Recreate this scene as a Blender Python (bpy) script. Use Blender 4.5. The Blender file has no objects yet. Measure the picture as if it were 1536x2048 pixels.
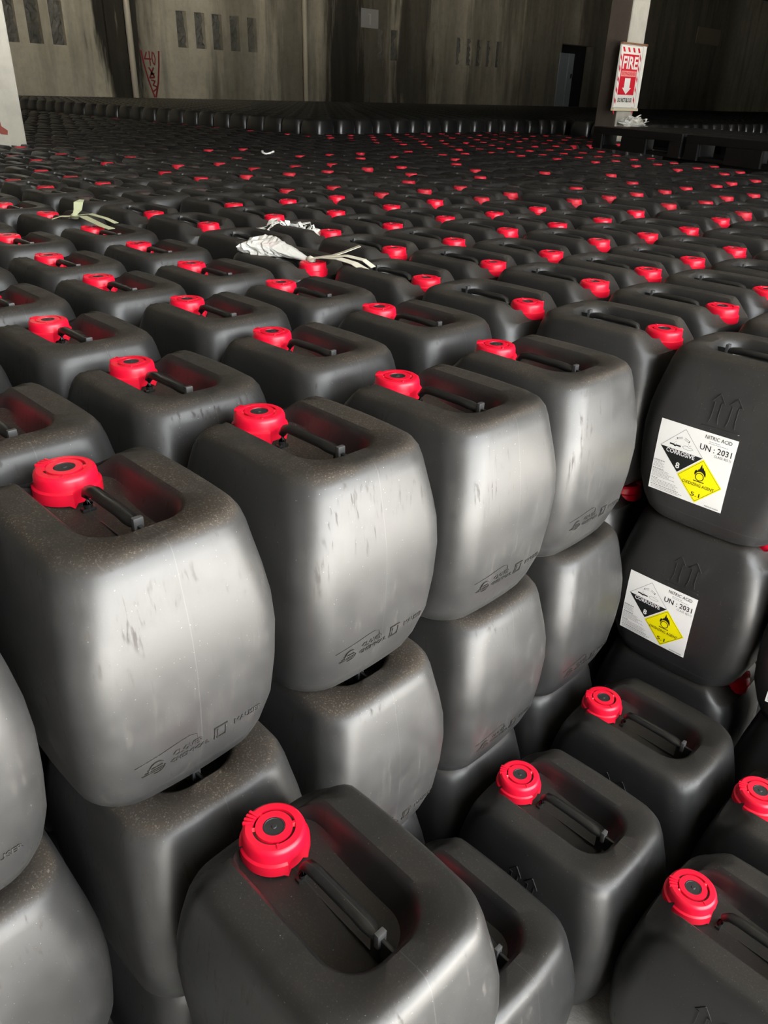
import bpy, bmesh, math, random
import numpy as np
from mathutils import Vector, Matrix

# ---------------------------------------------------------------- camera, light, exposure
SC = bpy.context.scene
COL = SC.collection
Z0 = 0.918                     # height of the cap tops' plane of the top layer minus this is the warehouse floor

cam = bpy.data.cameras.new('camera')
cam.sensor_fit = 'VERTICAL'
cam.sensor_height = 24.0
cam.lens = 24.0 * 1538.3 / 2048.0
cam.clip_start = 0.02
cam.clip_end = 200
cam_ob = bpy.data.objects.new('camera', cam)
COL.objects.link(cam_ob)
RIGHT = Vector((0.7014, 0.7122, 0.0284)); UP = Vector((-0.3588, 0.3184, 0.8774)); FWD = Vector((-0.6159, 0.6256, -0.4788))
M = Matrix.Identity(4)
for r in range(3):
    M[r][0], M[r][1], M[r][2] = RIGHT[r], UP[r], -FWD[r]
M[0][3], M[1][3], M[2][3] = 0.7669, -0.2867, 0.3656 + Z0
cam_ob.matrix_world = M
SC.camera = cam_ob

world = bpy.data.worlds.new('world')
SC.world = world
world.use_nodes = True
world.node_tree.nodes['Background'].inputs[0].default_value = (0.75, 0.85, 1.0, 1)
world.node_tree.nodes['Background'].inputs[1].default_value = 0.035

def area_light(name, loc, size_y, size_z, power, colour):
    li = bpy.data.lights.new(name, 'AREA')
    li.shape = 'RECTANGLE'
    li.size = size_z
    li.size_y = size_y
    li.energy = power
    li.color = colour
    ob = bpy.data.objects.new(name, li)
    ob.location = loc
    ob.rotation_euler = (0, math.pi / 2, 0)      # shines towards -x, into the hall
    COL.objects.link(ob)
    return ob

# daylight through the loading door behind the photographer
area_light('doorway_daylight', (4.45, 1.0, 2.35), 6.0, 4.5, 1050, (0.96, 0.985, 1.0))

sun = bpy.data.lights.new('sun', 'SUN')         # falls on the yard and on the floor just inside the door
sun.energy = 270
sun.angle = math.radians(0.6)
sun.color = (1.0, 0.98, 0.95)
sun_ob = bpy.data.objects.new('sun', sun)
sun_ob.rotation_euler = (0, math.radians(30), math.radians(-8))
COL.objects.link(sun_ob)

SC.view_settings.view_transform = 'Standard'
SC.view_settings.look = 'None'
SC.view_settings.gamma = 1
SC.view_settings.use_curve_mapping = False
SC.view_settings.exposure = 0.0

# ---------------------------------------------------------------- materials
def new_mat(name):
    m = bpy.data.materials.new(name)
    m.use_nodes = True
    nt = m.node_tree
    return m, nt, nt.nodes['Principled BSDF']

def N(nt, kind, **kw):
    n = nt.nodes.new(kind)
    for k, v in kw.items():
        if k in ('operation', 'blend_type', 'data_type', 'noise_dimensions', 'feature', 'interpolation_type', 'clamp', 'musgrave_type'):
            setattr(n, k, v)
        else:
            n.inputs[int(k[1:]) if k[0] == 'i' and k[1:].isdigit() else k].default_value = v
    return n

def L(nt, a, b):
    nt.links.new(a, b)

def ramp(nt, src, stops):
    n = nt.nodes.new('ShaderNodeValToRGB')
    e = n.color_ramp.elements
    while len(e) < len(stops):
        e.new(0.5)
    for k, (p, c) in enumerate(stops):
        e[k].position = p
        e[k].color = (c, c, c, 1) if not isinstance(c, tuple) else (*c, 1)
    L(nt, src, n.inputs[0])
    return n.outputs[0]

def math_(nt, op, a, b=None, clamp=False):
    n = nt.nodes.new('ShaderNodeMath')
    n.operation = op
    n.use_clamp = clamp
    for k, v in enumerate((a, b)):
        if v is None:
            continue
        if isinstance(v, (int, float)):
            n.inputs[k].default_value = v
        else:
            L(nt, v, n.inputs[k])
    return n.outputs[0]

def mixc(nt, fac, a, b):
    n = nt.nodes.new('ShaderNodeMix')
    n.data_type = 'RGBA'
    for k, v in ((0, fac), (6, a), (7, b)):
        if isinstance(v, tuple):
            n.inputs[k].default_value = (*v, 1)
        elif isinstance(v, (int, float)):
            n.inputs[k].default_value = v
        else:
            L(nt, v, n.inputs[k])
    return n.outputs[2]

def mixf(nt, fac, a, b):
    n = nt.nodes.new('ShaderNodeMix')
    n.data_type = 'FLOAT'
    for k, v in ((0, fac), (2, a), (3, b)):
        if isinstance(v, (int, float)):
            n.inputs[k].default_value = v
        else:
            L(nt, v, n.inputs[k])
    return n.outputs[0]

def coords(nt, kind='Object', scale=(1, 1, 1)):
    t = nt.nodes.new('ShaderNodeTexCoord')
    mp = nt.nodes.new('ShaderNodeMapping')
    mp.inputs['Scale'].default_value = scale
    L(nt, t.outputs[kind], mp.inputs[0])
    return mp.outputs[0]

def noise(nt, vec, scale, detail=4.0, rough=0.55):
    n = nt.nodes.new('ShaderNodeTexNoise')
    n.inputs['Scale'].default_value = scale
    n.inputs['Detail'].default_value = detail
    n.inputs['Roughness'].default_value = rough
    L(nt, vec, n.inputs['Vector'])
    return n.outputs['Fac']

def plain(name, colour, rough=0.5, metallic=0.0, spec=0.5):
    m, nt, p = new_mat(name)
    p.inputs['Base Color'].default_value = (*colour, 1)
    p.inputs['Roughness'].default_value = rough
    p.inputs['Metallic'].default_value = metallic
    p.inputs['Specular IOR Level'].default_value = spec
    return m

def can_material(name, base=(0.009, 0.0093, 0.0096), spec=0.5, rough=(0.31, 0.41), fixed_dust=None):
    """Black polyethylene: dust lying on the upward faces, fine grit, vertical scuffs, mould seam."""
    m, nt, p = new_mat(name)
    t = nt.nodes.new('ShaderNodeTexCoord')
    oi = nt.nodes.new('ShaderNodeObjectInfo')
    geo = nt.nodes.new('ShaderNodeNewGeometry')
    off = nt.nodes.new('ShaderNodeVectorMath'); off.operation = 'ADD'
    sc = nt.nodes.new('ShaderNodeVectorMath'); sc.operation = 'SCALE'
    cmb = nt.nodes.new('ShaderNodeCombineXYZ')
    L(nt, oi.outputs['Random'], cmb.inputs[0]); L(nt, oi.outputs['Random'], cmb.inputs[1])
    L(nt, cmb.outputs[0], sc.inputs[0]); sc.inputs['Scale'].default_value = 37.0
    L(nt, t.outputs['Object'], off.inputs[0]); L(nt, sc.outputs[0], off.inputs[1])
    vec = off.outputs[0]
    sep = nt.nodes.new('ShaderNodeSeparateXYZ'); L(nt, t.outputs['Normal'], sep.inputs[0])
    pos = nt.nodes.new('ShaderNodeSeparateXYZ'); L(nt, t.outputs['Object'], pos.inputs[0])
    up = ramp(nt, sep.outputs[2], [(0.50, 0.0), (0.86, 1.0)])
    n1 = noise(nt, vec, 14, 5, 0.6)
    n2 = noise(nt, vec, 420, 2, 0.7)
    grit = ramp(nt, n2, [(0.55, 0.0), (0.72, 1.0)])
    patch = ramp(nt, n1, [(0.33, 0.35), (0.6, 1.0)])
    if fixed_dust is None:
        amount = nt.nodes.new('ShaderNodeSeparateColor'); L(nt, oi.outputs['Color'], amount.inputs[0])
        amt = amount.outputs[0]
    else:
        amt = fixed_dust
    dust = math_(nt, 'MULTIPLY', math_(nt, 'MULTIPLY', up, patch), amt, True)
    # thin film of dust on the sides, wiped off in vertical scuffs
    mp = nt.nodes.new('ShaderNodeMapping'); mp.inputs['Scale'].default_value = (1, 1, 0.05)
    L(nt, vec, mp.inputs[0])
    n3 = noise(nt, mp.outputs[0], 150, 4, 0.65)
    n4 = noise(nt, vec, 22, 3, 0.6)
    scuff = math_(nt, 'MULTIPLY', ramp(nt, n3, [(0.56, 0.0), (0.66, 1.0)]), ramp(nt, n4, [(0.46, 0.0), (0.58, 1.0)]))
    side = math_(nt, 'SUBTRACT', 1.0, math_(nt, 'MULTIPLY', up, 0.85))
    film = math_(nt, 'MULTIPLY', math_(nt, 'MULTIPLY', ramp(nt, n4, [(0.25, 0.5), (0.75, 1.0)]), side), math_(nt, 'MULTIPLY', math_(nt, 'ADD', amt, 0.25), 0.8, True))
    speck_n = noise(nt, vec, 430, 1, 0.5)
    speck = ramp(nt, speck_n, [(0.755, 0.0), (0.80, 1.0)])
    c0 = mixc(nt, film, base, (0.027, 0.0268, 0.0265))
    c1 = mixc(nt, math_(nt, 'MULTIPLY', scuff, 0.8), c0, (0.022, 0.019, 0.016))
    dcol = mixc(nt, grit, (0.044, 0.0365, 0.029), (0.130, 0.111, 0.093))
    c2 = mixc(nt, dust, c1, dcol)
    c3 = mixc(nt, math_(nt, 'MULTIPLY', speck, 0.5), c2, (0.24, 0.235, 0.225))
    # mould seam along the middle plane and the ring line near the foot
    ay = math_(nt, 'ABSOLUTE', pos.outputs[1])
    seam = math_(nt, 'LESS_THAN', ay, 0.0005)
    az = math_(nt, 'ABSOLUTE', math_(nt, 'SUBTRACT', pos.outputs[2], 0.030))
    ring = math_(nt, 'LESS_THAN', az, 0.0006)
    line = math_(nt, 'MAXIMUM', seam, ring)
    c4 = mixc(nt, math_(nt, 'MULTIPLY', line, 0.22), c3, (0.09, 0.09, 0.09))
    L(nt, c4, p.inputs['Base Color'])
    r0 = mixf(nt, n4, rough[0], rough[1])
    r1 = mixf(nt, math_(nt, 'MULTIPLY', scuff, 0.7), r0, 0.72)
    r1 = math_(nt, 'ADD', r1, math_(nt, 'MULTIPLY', film, 0.10))
    r2 = mixf(nt, math_(nt, 'MULTIPLY', dust, 1.0, True), r1, 0.85)
    L(nt, r2, p.inputs['Roughness'])
    p.inputs['Specular IOR Level'].default_value = 0.5
    L(nt, mixf(nt, dust, spec, 0.12), p.inputs['Specular IOR Level'])
    b = nt.nodes.new('ShaderNodeBump')
    b.inputs['Strength'].default_value = 0.25
    b.inputs['Distance'].default_value = 0.0006
    h = math_(nt, 'ADD', math_(nt, 'MULTIPLY', n4, 1.2), math_(nt, 'ADD', math_(nt, 'MULTIPLY', line, 1.2), math_(nt, 'MULTIPLY', n2, 0.25)))
    L(nt, h, b.inputs['Height'])
    L(nt, b.outputs[0], p.inputs['Normal'])
    return m

M_CAN = can_material('black_polyethylene')
M_CAN_FAR = can_material('black_polyethylene_far', base=(0.008, 0.008, 0.008), spec=0.30, fixed_dust=0.06)
M_CAN_BLOCK = can_material('black_polyethylene_block', base=(0.007, 0.007, 0.007), spec=0.6, rough=(0.26, 0.34), fixed_dust=0.0)
M_HANDLE = can_material('black_handle_plastic', base=(0.007, 0.007, 0.007), rough=(0.28, 0.36), fixed_dust=0.05)
M_GREEN = plain('dark_green_plastic', (0.012, 0.05, 0.025), 0.4)

def cap_material():
    m, nt, p = new_mat('red_cap_plastic')
    v = coords(nt)
    n = noise(nt, v, 60, 3)
    L(nt, mixc(nt, ramp(nt, n, [(0.4, 0.0), (0.8, 0.35)]), (0.80, 0.004, 0.032), (0.68, 0.015, 0.035)), p.inputs['Base Color'])
    p.inputs['Roughness'].default_value = 0.36
    return m

M_CAP = cap_material()
M_CAP_FAR = plain('dimmed_red_cap', (0.52, 0.010, 0.028), 0.5)  # darker red carries the dimmer light of the far field in its colour
M_CAP_DULL = plain('dull_dark_cap', (0.035, 0.022, 0.018), 0.7)  # near-black brown instead of red
M_DISC = plain('black_vent_disc', (0.02, 0.02, 0.02), 0.55)
M_SLOT = plain('brown_slot', (0.05, 0.022, 0.018), 0.7)
M_LABEL = plain('white_label_paper', (0.86, 0.86, 0.84), 0.35)
M_INK = plain('black_ink', (0.008, 0.009, 0.009), 0.4)
M_GREYINK = plain('grey_fine_print', (0.33, 0.33, 0.33), 0.45)
M_YELLOW = plain('yellow_print', (0.86, 0.78, 0.0), 0.4)
M_WHITEINK = plain('white_print', (0.86, 0.86, 0.85), 0.4)

def concrete(name, light, dark, dark_bands=None, streak=1.0, plane='yz', band_col=(0.02, 0.017, 0.013)):
    m, nt, p = new_mat(name)
    v = coords(nt)
    mp = nt.nodes.new('ShaderNodeMapping'); mp.inputs['Scale'].default_value = (1, 1, 0.12); L(nt, v, mp.inputs[0])
    a = noise(nt, v, 0.9, 6, 0.6)
    b = noise(nt, v, 7, 6, 0.65)
    s = noise(nt, mp.outputs[0], 2.4, 5, 0.6)
    c = mixc(nt, ramp(nt, a, [(0.3, 0.0), (0.7, 1.0)]), light, dark)
    c = mixc(nt, math_(nt, 'MULTIPLY', ramp(nt, b, [(0.45, 0.0), (0.75, 1.0)]), 0.35), c, tuple(x * 0.6 for x in dark))
    c = mixc(nt, math_(nt, 'MULTIPLY', ramp(nt, s, [(0.46, 0.0), (0.68, 1.0)]), 0.6 * streak), c, tuple(x * 0.35 for x in dark))
    if dark_bands:
        sep = nt.nodes.new('ShaderNodeSeparateXYZ'); L(nt, v, sep.inputs[0])
        wob = math_(nt, 'MULTIPLY', math_(nt, 'SUBTRACT', s, 0.5), 2.2)
        y = math_(nt, 'ADD', sep.outputs[1], wob)
        tot = None
        for (y0, half, soft, amt) in dark_bands:
            d = math_(nt, 'ABSOLUTE', math_(nt, 'SUBTRACT', y, y0))
            w = math_(nt, 'SUBTRACT', 1.0, math_(nt, 'DIVIDE', math_(nt, 'SUBTRACT', d, half), soft), True)
            w = math_(nt, 'MULTIPLY', w, amt, True)
            tot = w if tot is None else math_(nt, 'MAXIMUM', tot, w)
        c = mixc(nt, tot, c, band_col)
    L(nt, c, p.inputs['Base Color'])
    p.inputs['Roughness'].default_value = 0.9
    p.inputs['Specular IOR Level'].default_value = 0.2
    bp = nt.nodes.new('ShaderNodeBump'); bp.inputs['Strength'].default_value = 0.5; bp.inputs['Distance'].default_value = 0.02
    L(nt, b, bp.inputs['Height']); L(nt, bp.outputs[0], p.inputs['Normal'])
    return m

# ---------------------------------------------------------------- mesh helpers
def mesh_obj(name, verts, faces, mats, parent=None, smooth=True, midx=None):
    me = bpy.data.meshes.new(name)
    me.from_pydata([tuple(v) for v in verts], [], faces)
    for m in (mats if isinstance(mats, (list, tuple)) else [mats]):
        me.materials.append(m)
    if midx is not None:
        me.polygons.foreach_set('material_index', midx)
    me.polygons.foreach_set('use_smooth', [smooth] * len(me.polygons))
    me.update()
    o = bpy.data.objects.new(name, me)
    COL.objects.link(o)
    if parent is not None:
        o.parent = parent
    return o

class MB:
    """Collects plain geometry for one mesh."""
    def __init__(self):
        self.v, self.f, self.m = [], [], []
    def add(self, v, f, mi=0):
        o = len(self.v)
        self.v += [tuple(p) for p in v]
        self.f += [tuple(i + o for i in q) for q in f]
        self.m += [mi] * len(f)
    def box(self, lo, hi, mi=0, bevel=0.0, mat=None):
        bm = bmesh.new()
        bmesh.ops.create_cube(bm, size=1.0)
        for q in bm.verts:
            q.co = Vector(((lo[k] + hi[k]) / 2 + q.co[k] * (hi[k] - lo[k]) for k in range(3)))
        if bevel:
            bmesh.ops.bevel(bm, geom=bm.edges[:], offset=bevel, segments=2, affect='EDGES', profile=0.6)
        self.bm(bm, mi, mat)
    def bm(self, bm, mi=0, mat=None):
        bm.verts.index_update()
        vs = [(mat @ q.co if mat is not None else q.co.copy()) for q in bm.verts]
        self.add(vs, [[q.index for q in f.verts] for f in bm.faces], mi)
        bm.free()
    def tube(self, pts, radii, seg=8, mi=0, flat=1.0, up=Vector((0, 0, 1))):
        """Tube through pts; cross-section radius per point, flattened by `flat` along its second axis."""
        pts = [Vector(p) for p in pts]
        n = len(pts)
        rings = []
        for k in range(n):
            t = (pts[min(k + 1, n - 1)] - pts[max(k - 1, 0)]).normalized()
            u_ = up if abs(t.dot(up)) < 0.95 else Vector((1, 0, 0))
            a = t.cross(u_).normalized()
            b = a.cross(t).normalized()
            r = radii[k] if isinstance(radii, (list, tuple)) else radii
            rings.append([pts[k] + a * (r * math.cos(2 * math.pi * i / seg)) + b * (r * flat * math.sin(2 * math.pi * i / seg)) for i in range(seg)])
        v = [p for rg in rings for p in rg]
        f = []
        for k in range(n - 1):
            for i in range(seg):
                j = (i + 1) % seg
                f.append((k * seg + i, k * seg + j, (k + 1) * seg + j, (k + 1) * seg + i))
        f.append(tuple(range(seg))[::-1])
        f.append(tuple((n - 1) * seg + i for i in range(seg)))
        self.add(v, f, mi)
    def lathe(self, prof, seg=32, mi=0, centre=(0, 0, 0), close_top=False):
        v, f = [], []
        for (r, z) in prof:
            for i in range(seg):
                a = 2 * math.pi * i / seg
                v.append((centre[0] + r * math.cos(a), centre[1] + r * math.sin(a), centre[2] + z))
        for k in range(len(prof) - 1):
            for i in range(seg):
                j = (i + 1) % seg
                f.append((k * seg + i, k * seg + j, (k + 1) * seg + j, (k + 1) * seg + i))
        if close_top:
            f.append(tuple((len(prof) - 1) * seg + i for i in range(seg)))
        self.add(v, f, mi)
    def build(self, name, mats, parent=None, smooth=False):
        return mesh_obj(name, self.v, self.f, mats, parent, smooth, self.m)

def tag(o, label=None, cat=None, group=None, kind=None):
    if label: o['label'] = label
    if cat: o['category'] = cat
    if group: o['group'] = group
    if kind: o['kind'] = kind
    return o

def empty(name, loc, rz=0.0):
    o = bpy.data.objects.new(name, None)
    o.empty_display_size = 0.05
    o.location = loc
    o.rotation_euler = (0, 0, rz)
    COL.objects.link(o)
    return o

def text_geo(body, height, align='CENTER', bold=0.0, xscale=1.0, res=2, extrude=0.0):
    cu = bpy.data.curves.new('text', 'FONT')
    cu.body = body
    cu.size = 1.0
    cu.align_x = align
    cu.align_y = 'CENTER'
    cu.offset = bold
    cu.resolution_u = res
    cu.extrude = extrude
    ob = bpy.data.objects.new('text', cu)
    me = bpy.data.meshes.new_from_object(ob)
    k = height / 0.70
    v = [(p.co.x * k * xscale, p.co.y * k, p.co.z) for p in me.vertices]
    f = [tuple(p.vertices) for p in me.polygons]
    bpy.data.objects.remove(ob); bpy.data.curves.remove(cu); bpy.data.meshes.remove(me)
    return v, f

# ---------------------------------------------------------------- the jerrycan
# local frame: +x from the cap to the far end of the handle, z from the foot; cap axis at x = CAPX, cap top at 0.302
CAPX = -0.095
DECK = 0.2725
PROFILE = np.array([   # z, half length, half width, corner radius
    (0.000, 0.102, 0.092, 0.053), (0.003, 0.1095, 0.1000, 0.056), (0.012, 0.1172, 0.1065, 0.056), (0.030, 0.1250, 0.1105, 0.053),
    (0.070, 0.1372, 0.1140, 0.048), (0.120, 0.1415, 0.1160, 0.043), (0.165, 0.1428, 0.1168, 0.041), (0.202, 0.1408, 0.1150, 0.042),
    (0.232, 0.1364, 0.1110, 0.044), (0.260, 0.1310, 0.1062, 0.046), (0.282, 0.1265, 0.1026, 0.047), (0.2945, 0.1228, 0.0992, 0.047), (0.3020, 0.1180, 0.0948, 0.047)])
TOP = np.array([(0.3060, 0.1120, 0.0890, 0.047), (0.3070, 0.1035, 0.0805, 0.045)])

def prof_at(z):
    return [float(np.interp(z, PROFILE[:, 0], PROFILE[:, k])) for k in (1, 2, 3)]

def ring_pts(a, b, r, nc, ns, bow=0.002, cx=0.0):
    """Rounded rectangle, counter-clockwise from the middle of nothing in particular; the same parameters for every ring."""
    pts = []
    for q in range(4):                       # sides +x, +y, -x, -y, each followed by a corner
        for k in range(ns):
            t = -1 + 2 * k / ns
            if q == 0: pts.append((a + bow * (1 - t * t), t * (b - r)))
            if q == 1: pts.append((-t * (a - r), b + bow * (1 - t * t)))
            if q == 2: pts.append((-a - bow * (1 - t * t), -t * (b - r)))
            if q == 3: pts.append((t * (a - r), -b - bow * (1 - t * t)))
        sx, sy = ((1, 1), (-1, 1), (-1, -1), (1, -1))[q]
        for k in range(nc):
            an = q * math.pi / 2 + math.pi / 2 * k / nc
            pts.append((sx * (a - r) + r * math.cos(an), sy * (b - r) + r * math.sin(an)))
    return [(x + cx, y) for x, y in pts]

def sstep(t):
    t = min(1.0, max(0.0, t))
    return t * t * (3 - 2 * t)

def can_body_geo(nc=7, ns=6, rows=None, dense=True):
    rings = []
    P = PROFILE if rows is None else PROFILE[rows]
    for z, a, b, r in P:
        rings.append((ring_pts(a, b, r, nc, ns), [z] * (4 * (nc + ns))))
    for z, a, b, r in (TOP if dense else TOP[1:]):
        rings.append((ring_pts(a, b, r, nc, ns, 0.003), [z] * (4 * (nc + ns))))
    # inner lip, wall and floor of the handle recess (runs out under the cap at the cap end)
    inner = [(-0.118, 0.086, 0.058, 0.040, 0.3060), (-0.117, 0.0810, 0.0535, 0.039, 0.3015)]
    if dense:
        inner += [(-0.116, 0.0775, 0.0505, 0.038, 0.292), (-0.115, 0.0745, 0.0480, 0.036, 0.277)]
    inner += [(-0.113, 0.0670, 0.0420, 0.033, 0.2635), (-0.105, 0.040, 0.030, 0.022, 0.2610)]
    for x0, x1, hw, r, z in inner:
        a, cx = (x1 - x0) / 2, (x0 + x1) / 2
        rings.append((ring_pts(a, hw, r, nc, ns, 0.0, cx), [z] * (4 * (nc + ns))))
    n = 4 * (nc + ns)
    v = []
    nfl = 2
    for k, (pts, zs) in enumerate(rings):
        for (x, y), z in zip(pts, zs):
            if z > DECK:                       # the two ridges ramp down to the deck that carries the cap
                s = min(1.0, max(0.0, (x + 0.127) / 0.044)); s = 0.55 * s + 0.45 * sstep(s)
                z = DECK + (z - DECK) * s
            elif k >= len(rings) - nfl:        # recess floor dips towards the handle's far end
                z = z + 0.0105 * (1 - sstep((x + 0.10) / 0.10))
            v.append((x, y, z))
    f = [tuple(range(n))[::-1]]
    for k in range(len(rings) - 1):
        for i in range(n):
            j = (i + 1) % n
            f.append((k * n + i, k * n + j, (k + 1) * n + j, (k + 1) * n + i))
    f.append(tuple((len(rings) - 1) * n + i for i in range(n)))
    return v, f

def cap_geo(seg=40, full=True):
    mb = MB()
    c = (CAPX, 0, 0.302)
    if full:
        prof = [(0.0310, -0.0300), (0.0388, -0.0300), (0.0392, -0.0270), (0.0388, -0.0170), (0.0362, -0.0150), (0.0356, -0.0120),
                (0.0350, -0.0050), (0.0335, -0.0015), (0.0310, 0.0000)]
        v, f = [], []
        for (r, z) in prof:
            for i in range(seg):
                a = 2 * math.pi * i / seg
                rr = r
                gap = abs((a + math.pi) % (2 * math.pi) - math.pi - 0.10)
                if r > 0.0365 and gap < 0.30:
                    rr = 0.0352                # the collar is cut out where the handle starts
                zz = z - (0.004 if (z <= -0.027 and 0.30 <= gap < 0.48) else 0)
                v.append((c[0] + rr * math.cos(a), c[1] + rr * math.sin(a), c[2] + zz))
        for k in range(len(prof) - 1):
            for i in range(seg):
                j = (i + 1) % seg
                f.append((k * seg + i, k * seg + j, (k + 1) * seg + j, (k + 1) * seg + i))
        mb.add(v, f, 0)
        # top: outer flange, slotted ring with three bridges, inner flange, hub recess
        top = [(0.0310, 0.0), (0.0238, 0.0004), (0.0236, -0.0030), (0.0204, -0.0030), (0.0202, 0.0006), (0.0125, 0.0006), (0.0121, -0.0010), (0.0001, -0.0010)]
        bridges = [math.radians(d) for d in (62, 182, 232)]
        v, f, mi = [], [], []
        for (r, z) in top:
            for i in range(seg):
                a = 2 * math.pi * i / seg
                zz = z
                if 0.02 < r < 0.0237 and z < -0.002 and any(abs((a - b + math.pi) % (2 * math.pi) - math.pi) < 0.10 for b in bridges):
                    zz = 0.0
                v.append((c[0] + r * math.cos(a), c[1] + r * math.sin(a), c[2] + zz))
        for k in range(len(top) - 1):
            for i in range(seg):
                j = (i + 1) % seg
                f.append((k * seg + i, k * seg + j, (k + 1) * seg + j, (k + 1) * seg + i))
                am = 2 * math.pi * (i + 0.5) / seg
                onb = any(abs((am - b + math.pi) % (2 * math.pi) - math.pi) < 0.17 for b in bridges)
                mi.append(1 if k in (2,) and not onb else 0)
        o = len(mb.v)
        mb.v += v; mb.f += [tuple(i + o for i in q) for q in f]; mb.m += mi
        # ribbed finger grip on the side away from the handle
        for k in range(4):
            a = math.radians(207 + (k - 1.5) * 9)
            R = Matrix.Translation(c) @ Matrix.Rotation(a, 4, 'Z')
            mb.box((0.0225, -0.0016, -0.006), (0.0348, 0.0016, 0.0014), 0, 0.0006, R)
        a = math.radians(-28)
        mb.box((0.0235, -0.0012, -0.001), (0.0300, 0.0012, 0.0014), 0, 0.0005, Matrix.Translation(c) @ Matrix.Rotation(a, 4, 'Z'))
    else:
        mb.lathe([(0.0385, -0.030), (0.0388, -0.017), (0.0358, -0.015), (0.0348, -0.004), (0.0315, 0.0)], seg, 0, c)
        mb.lathe([(0.0315, 0.0), (0.0240, 0.0)], seg, 0, c)
        mb.lathe([(0.0240, 0.0), (0.0205, -0.0015)], seg, 1, c)
        mb.lathe([(0.0205, -0.0015), (0.013, 0.0005)], seg, 0, c)
        mb.lathe([(0.013, 0.0005), (0.001, -0.001)], seg, 1, c, True)
    for q in range(len(mb.v)):
        x, y, z = mb.v[q]
        mb.v[q] = (CAPX + (x - CAPX) * 0.94, y * 0.94, z)
    return mb

def disc_geo(seg=24):
    mb = MB()
    c = (CAPX, 0, 0.302)
    mb.lathe([(0.0116, -0.0009), (0.0114, 0.0001), (0.0100, 0.0003), (0.0096, -0.0002), (0.0030, -0.0002), (0.0022, 0.0006)], seg, 0, c, True)
    return mb

def handle_geo(full=True):
    mb = MB()
    seg = 10 if full else 6
    mb.tube([(-0.0490, 0, 0.2640), (-0.0485, 0, 0.276), (-0.0465, 0, 0.287), (-0.0400, 0, 0.2950), (-0.028, 0, 0.2975), (0.030, 0, 0.2977),
             (0.044, 0, 0.2970), (0.054, 0, 0.2960), (0.0600, 0, 0.2955)],
            [0.0052, 0.0054, 0.0064, 0.0076, 0.0080, 0.0080, 0.0086, 0.0072, 0.0048], seg, 0, 0.72)
    # web at the far end, tip block and rib running into the ridge
    mb.box((0.0520, -0.0028, 0.262), (0.0640, 0.0028, 0.2965), 0, 0.0012)
    mb.box((0.0590, -0.0054, 0.2860), (0.0650, 0.0054, 0.3052), 1, 0.0012)
    mb.box((0.0630, -0.0021, 0.2700), (0.0830, 0.0021, 0.2975), 0, 0.0008)
    if full:
        mb.box((-0.053, -0.0080, 0.2660), (-0.045, 0.0080, 0.2715), 0, 0.002)     # foot of the front leg
        mb.box((-0.0560, -0.0009, 0.2600), (0.0540, 0.0009, 0.2655), 0)            # mould ridge on the recess floor
    return mb

def side_pt(s, z, off):
    """Point on the +y wide side; s along x."""
    a, b, r = prof_at(z)
    t = max(-1, min(1, s / (a - r)))
    return (s, b + 0.002 * (1 - t * t) + off, z)

def side_pt_neg(s, z, off):
    x, y, z = side_pt(s, z, off)
    return (x, -y, z)

def end_pt(s, z, off):
    """Point on the +x end face; s along y."""
    a, b, r = prof_at(z)
    t = s / (b - r)
    x = a + 0.002 * max(0.0, 1 - t * t)
    if abs(t) > 1:
        d = min(abs(s) - (b - r), r * 0.999)
        x = a - r + math.sqrt(max(0.0, r * r - d * d))
    return (x + off, s, z)

def strip_poly(pts, w, h, fn, mb, mi=0):
    """Raised line along 2-D points (s, z) on a surface given by fn(s, z, offset)."""
    for (s0, z0), (s1, z1) in zip(pts, pts[1:]):
        d = math.hypot(s1 - s0, z1 - z0)
        nx, nz = -(z1 - z0) / d * w / 2, (s1 - s0) / d * w / 2
        ex, ez = (s1 - s0) / d * w / 2, (z1 - z0) / d * w / 2
        q = [(s0 - ex + nx, z0 - ez + nz), (s0 - ex - nx, z0 - ez - nz), (s1 + ex - nx, z1 + ez - nz), (s1 + ex + nx, z1 + ez + nz)]
        lo = [fn(a, b, -0.0004) for a, b in q]
        hi = [fn(a * 0.9 + 0.1 * (s0 + s1) / 2, b * 0.9 + 0.1 * (z0 + z1) / 2, h) for a, b in q]
        mb.add(lo + hi, [(4, 5, 6, 7), (0, 1, 5, 4), (1, 2, 6, 5), (2, 3, 7, 6), (3, 0, 4, 7)], mi)

def arrows_geo(fn, flip):
    mb = MB()
    sg = -1 if flip else 1
    cx = 0.0
    for dx in (-0.0125, 0.0165):
        x = cx + dx
        pts = [(x - 0.0075, 0.2060), (x - 0.0055, 0.2160), (x - 0.0055, 0.2400), (x - 0.0110, 0.2400), (x, 0.2540), (x + 0.0110, 0.2400),
               (x + 0.0055, 0.2400), (x + 0.0055, 0.2160), (x + 0.0075, 0.2060)]
        strip_poly([(sg * a, b) for a, b in pts], 0.0012, 0.0011, fn, mb)
    strip_poly([(sg * -0.030, 0.1985), (sg * 0.034, 0.1985)], 0.0022, 0.0012, fn, mb)
    return mb

def wrap_text(mb, body, h, s0, z0, fn, flip=1, bold=0.0, xs=1.0, align='CENTER', height=0.0010, mi=0, rot=0.0):
    v, f = text_geo(body, h, align, bold, xs, 1, 0.5)
    c, s_ = math.cos(rot), math.sin(rot)
    pts = [(s0 + flip * (x * c - y * s_), z0 + x * s_ + y * c) for x, y, _ in v]
    f2 = [q[::-1] for q in f] if flip < 0 else f
    n = len(pts)
    mb.add([fn(a, b, height if q[2] > 0 else -0.0004) for (a, b), q in zip(pts, v)], f2, mi)
    return pts, f2

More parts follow.
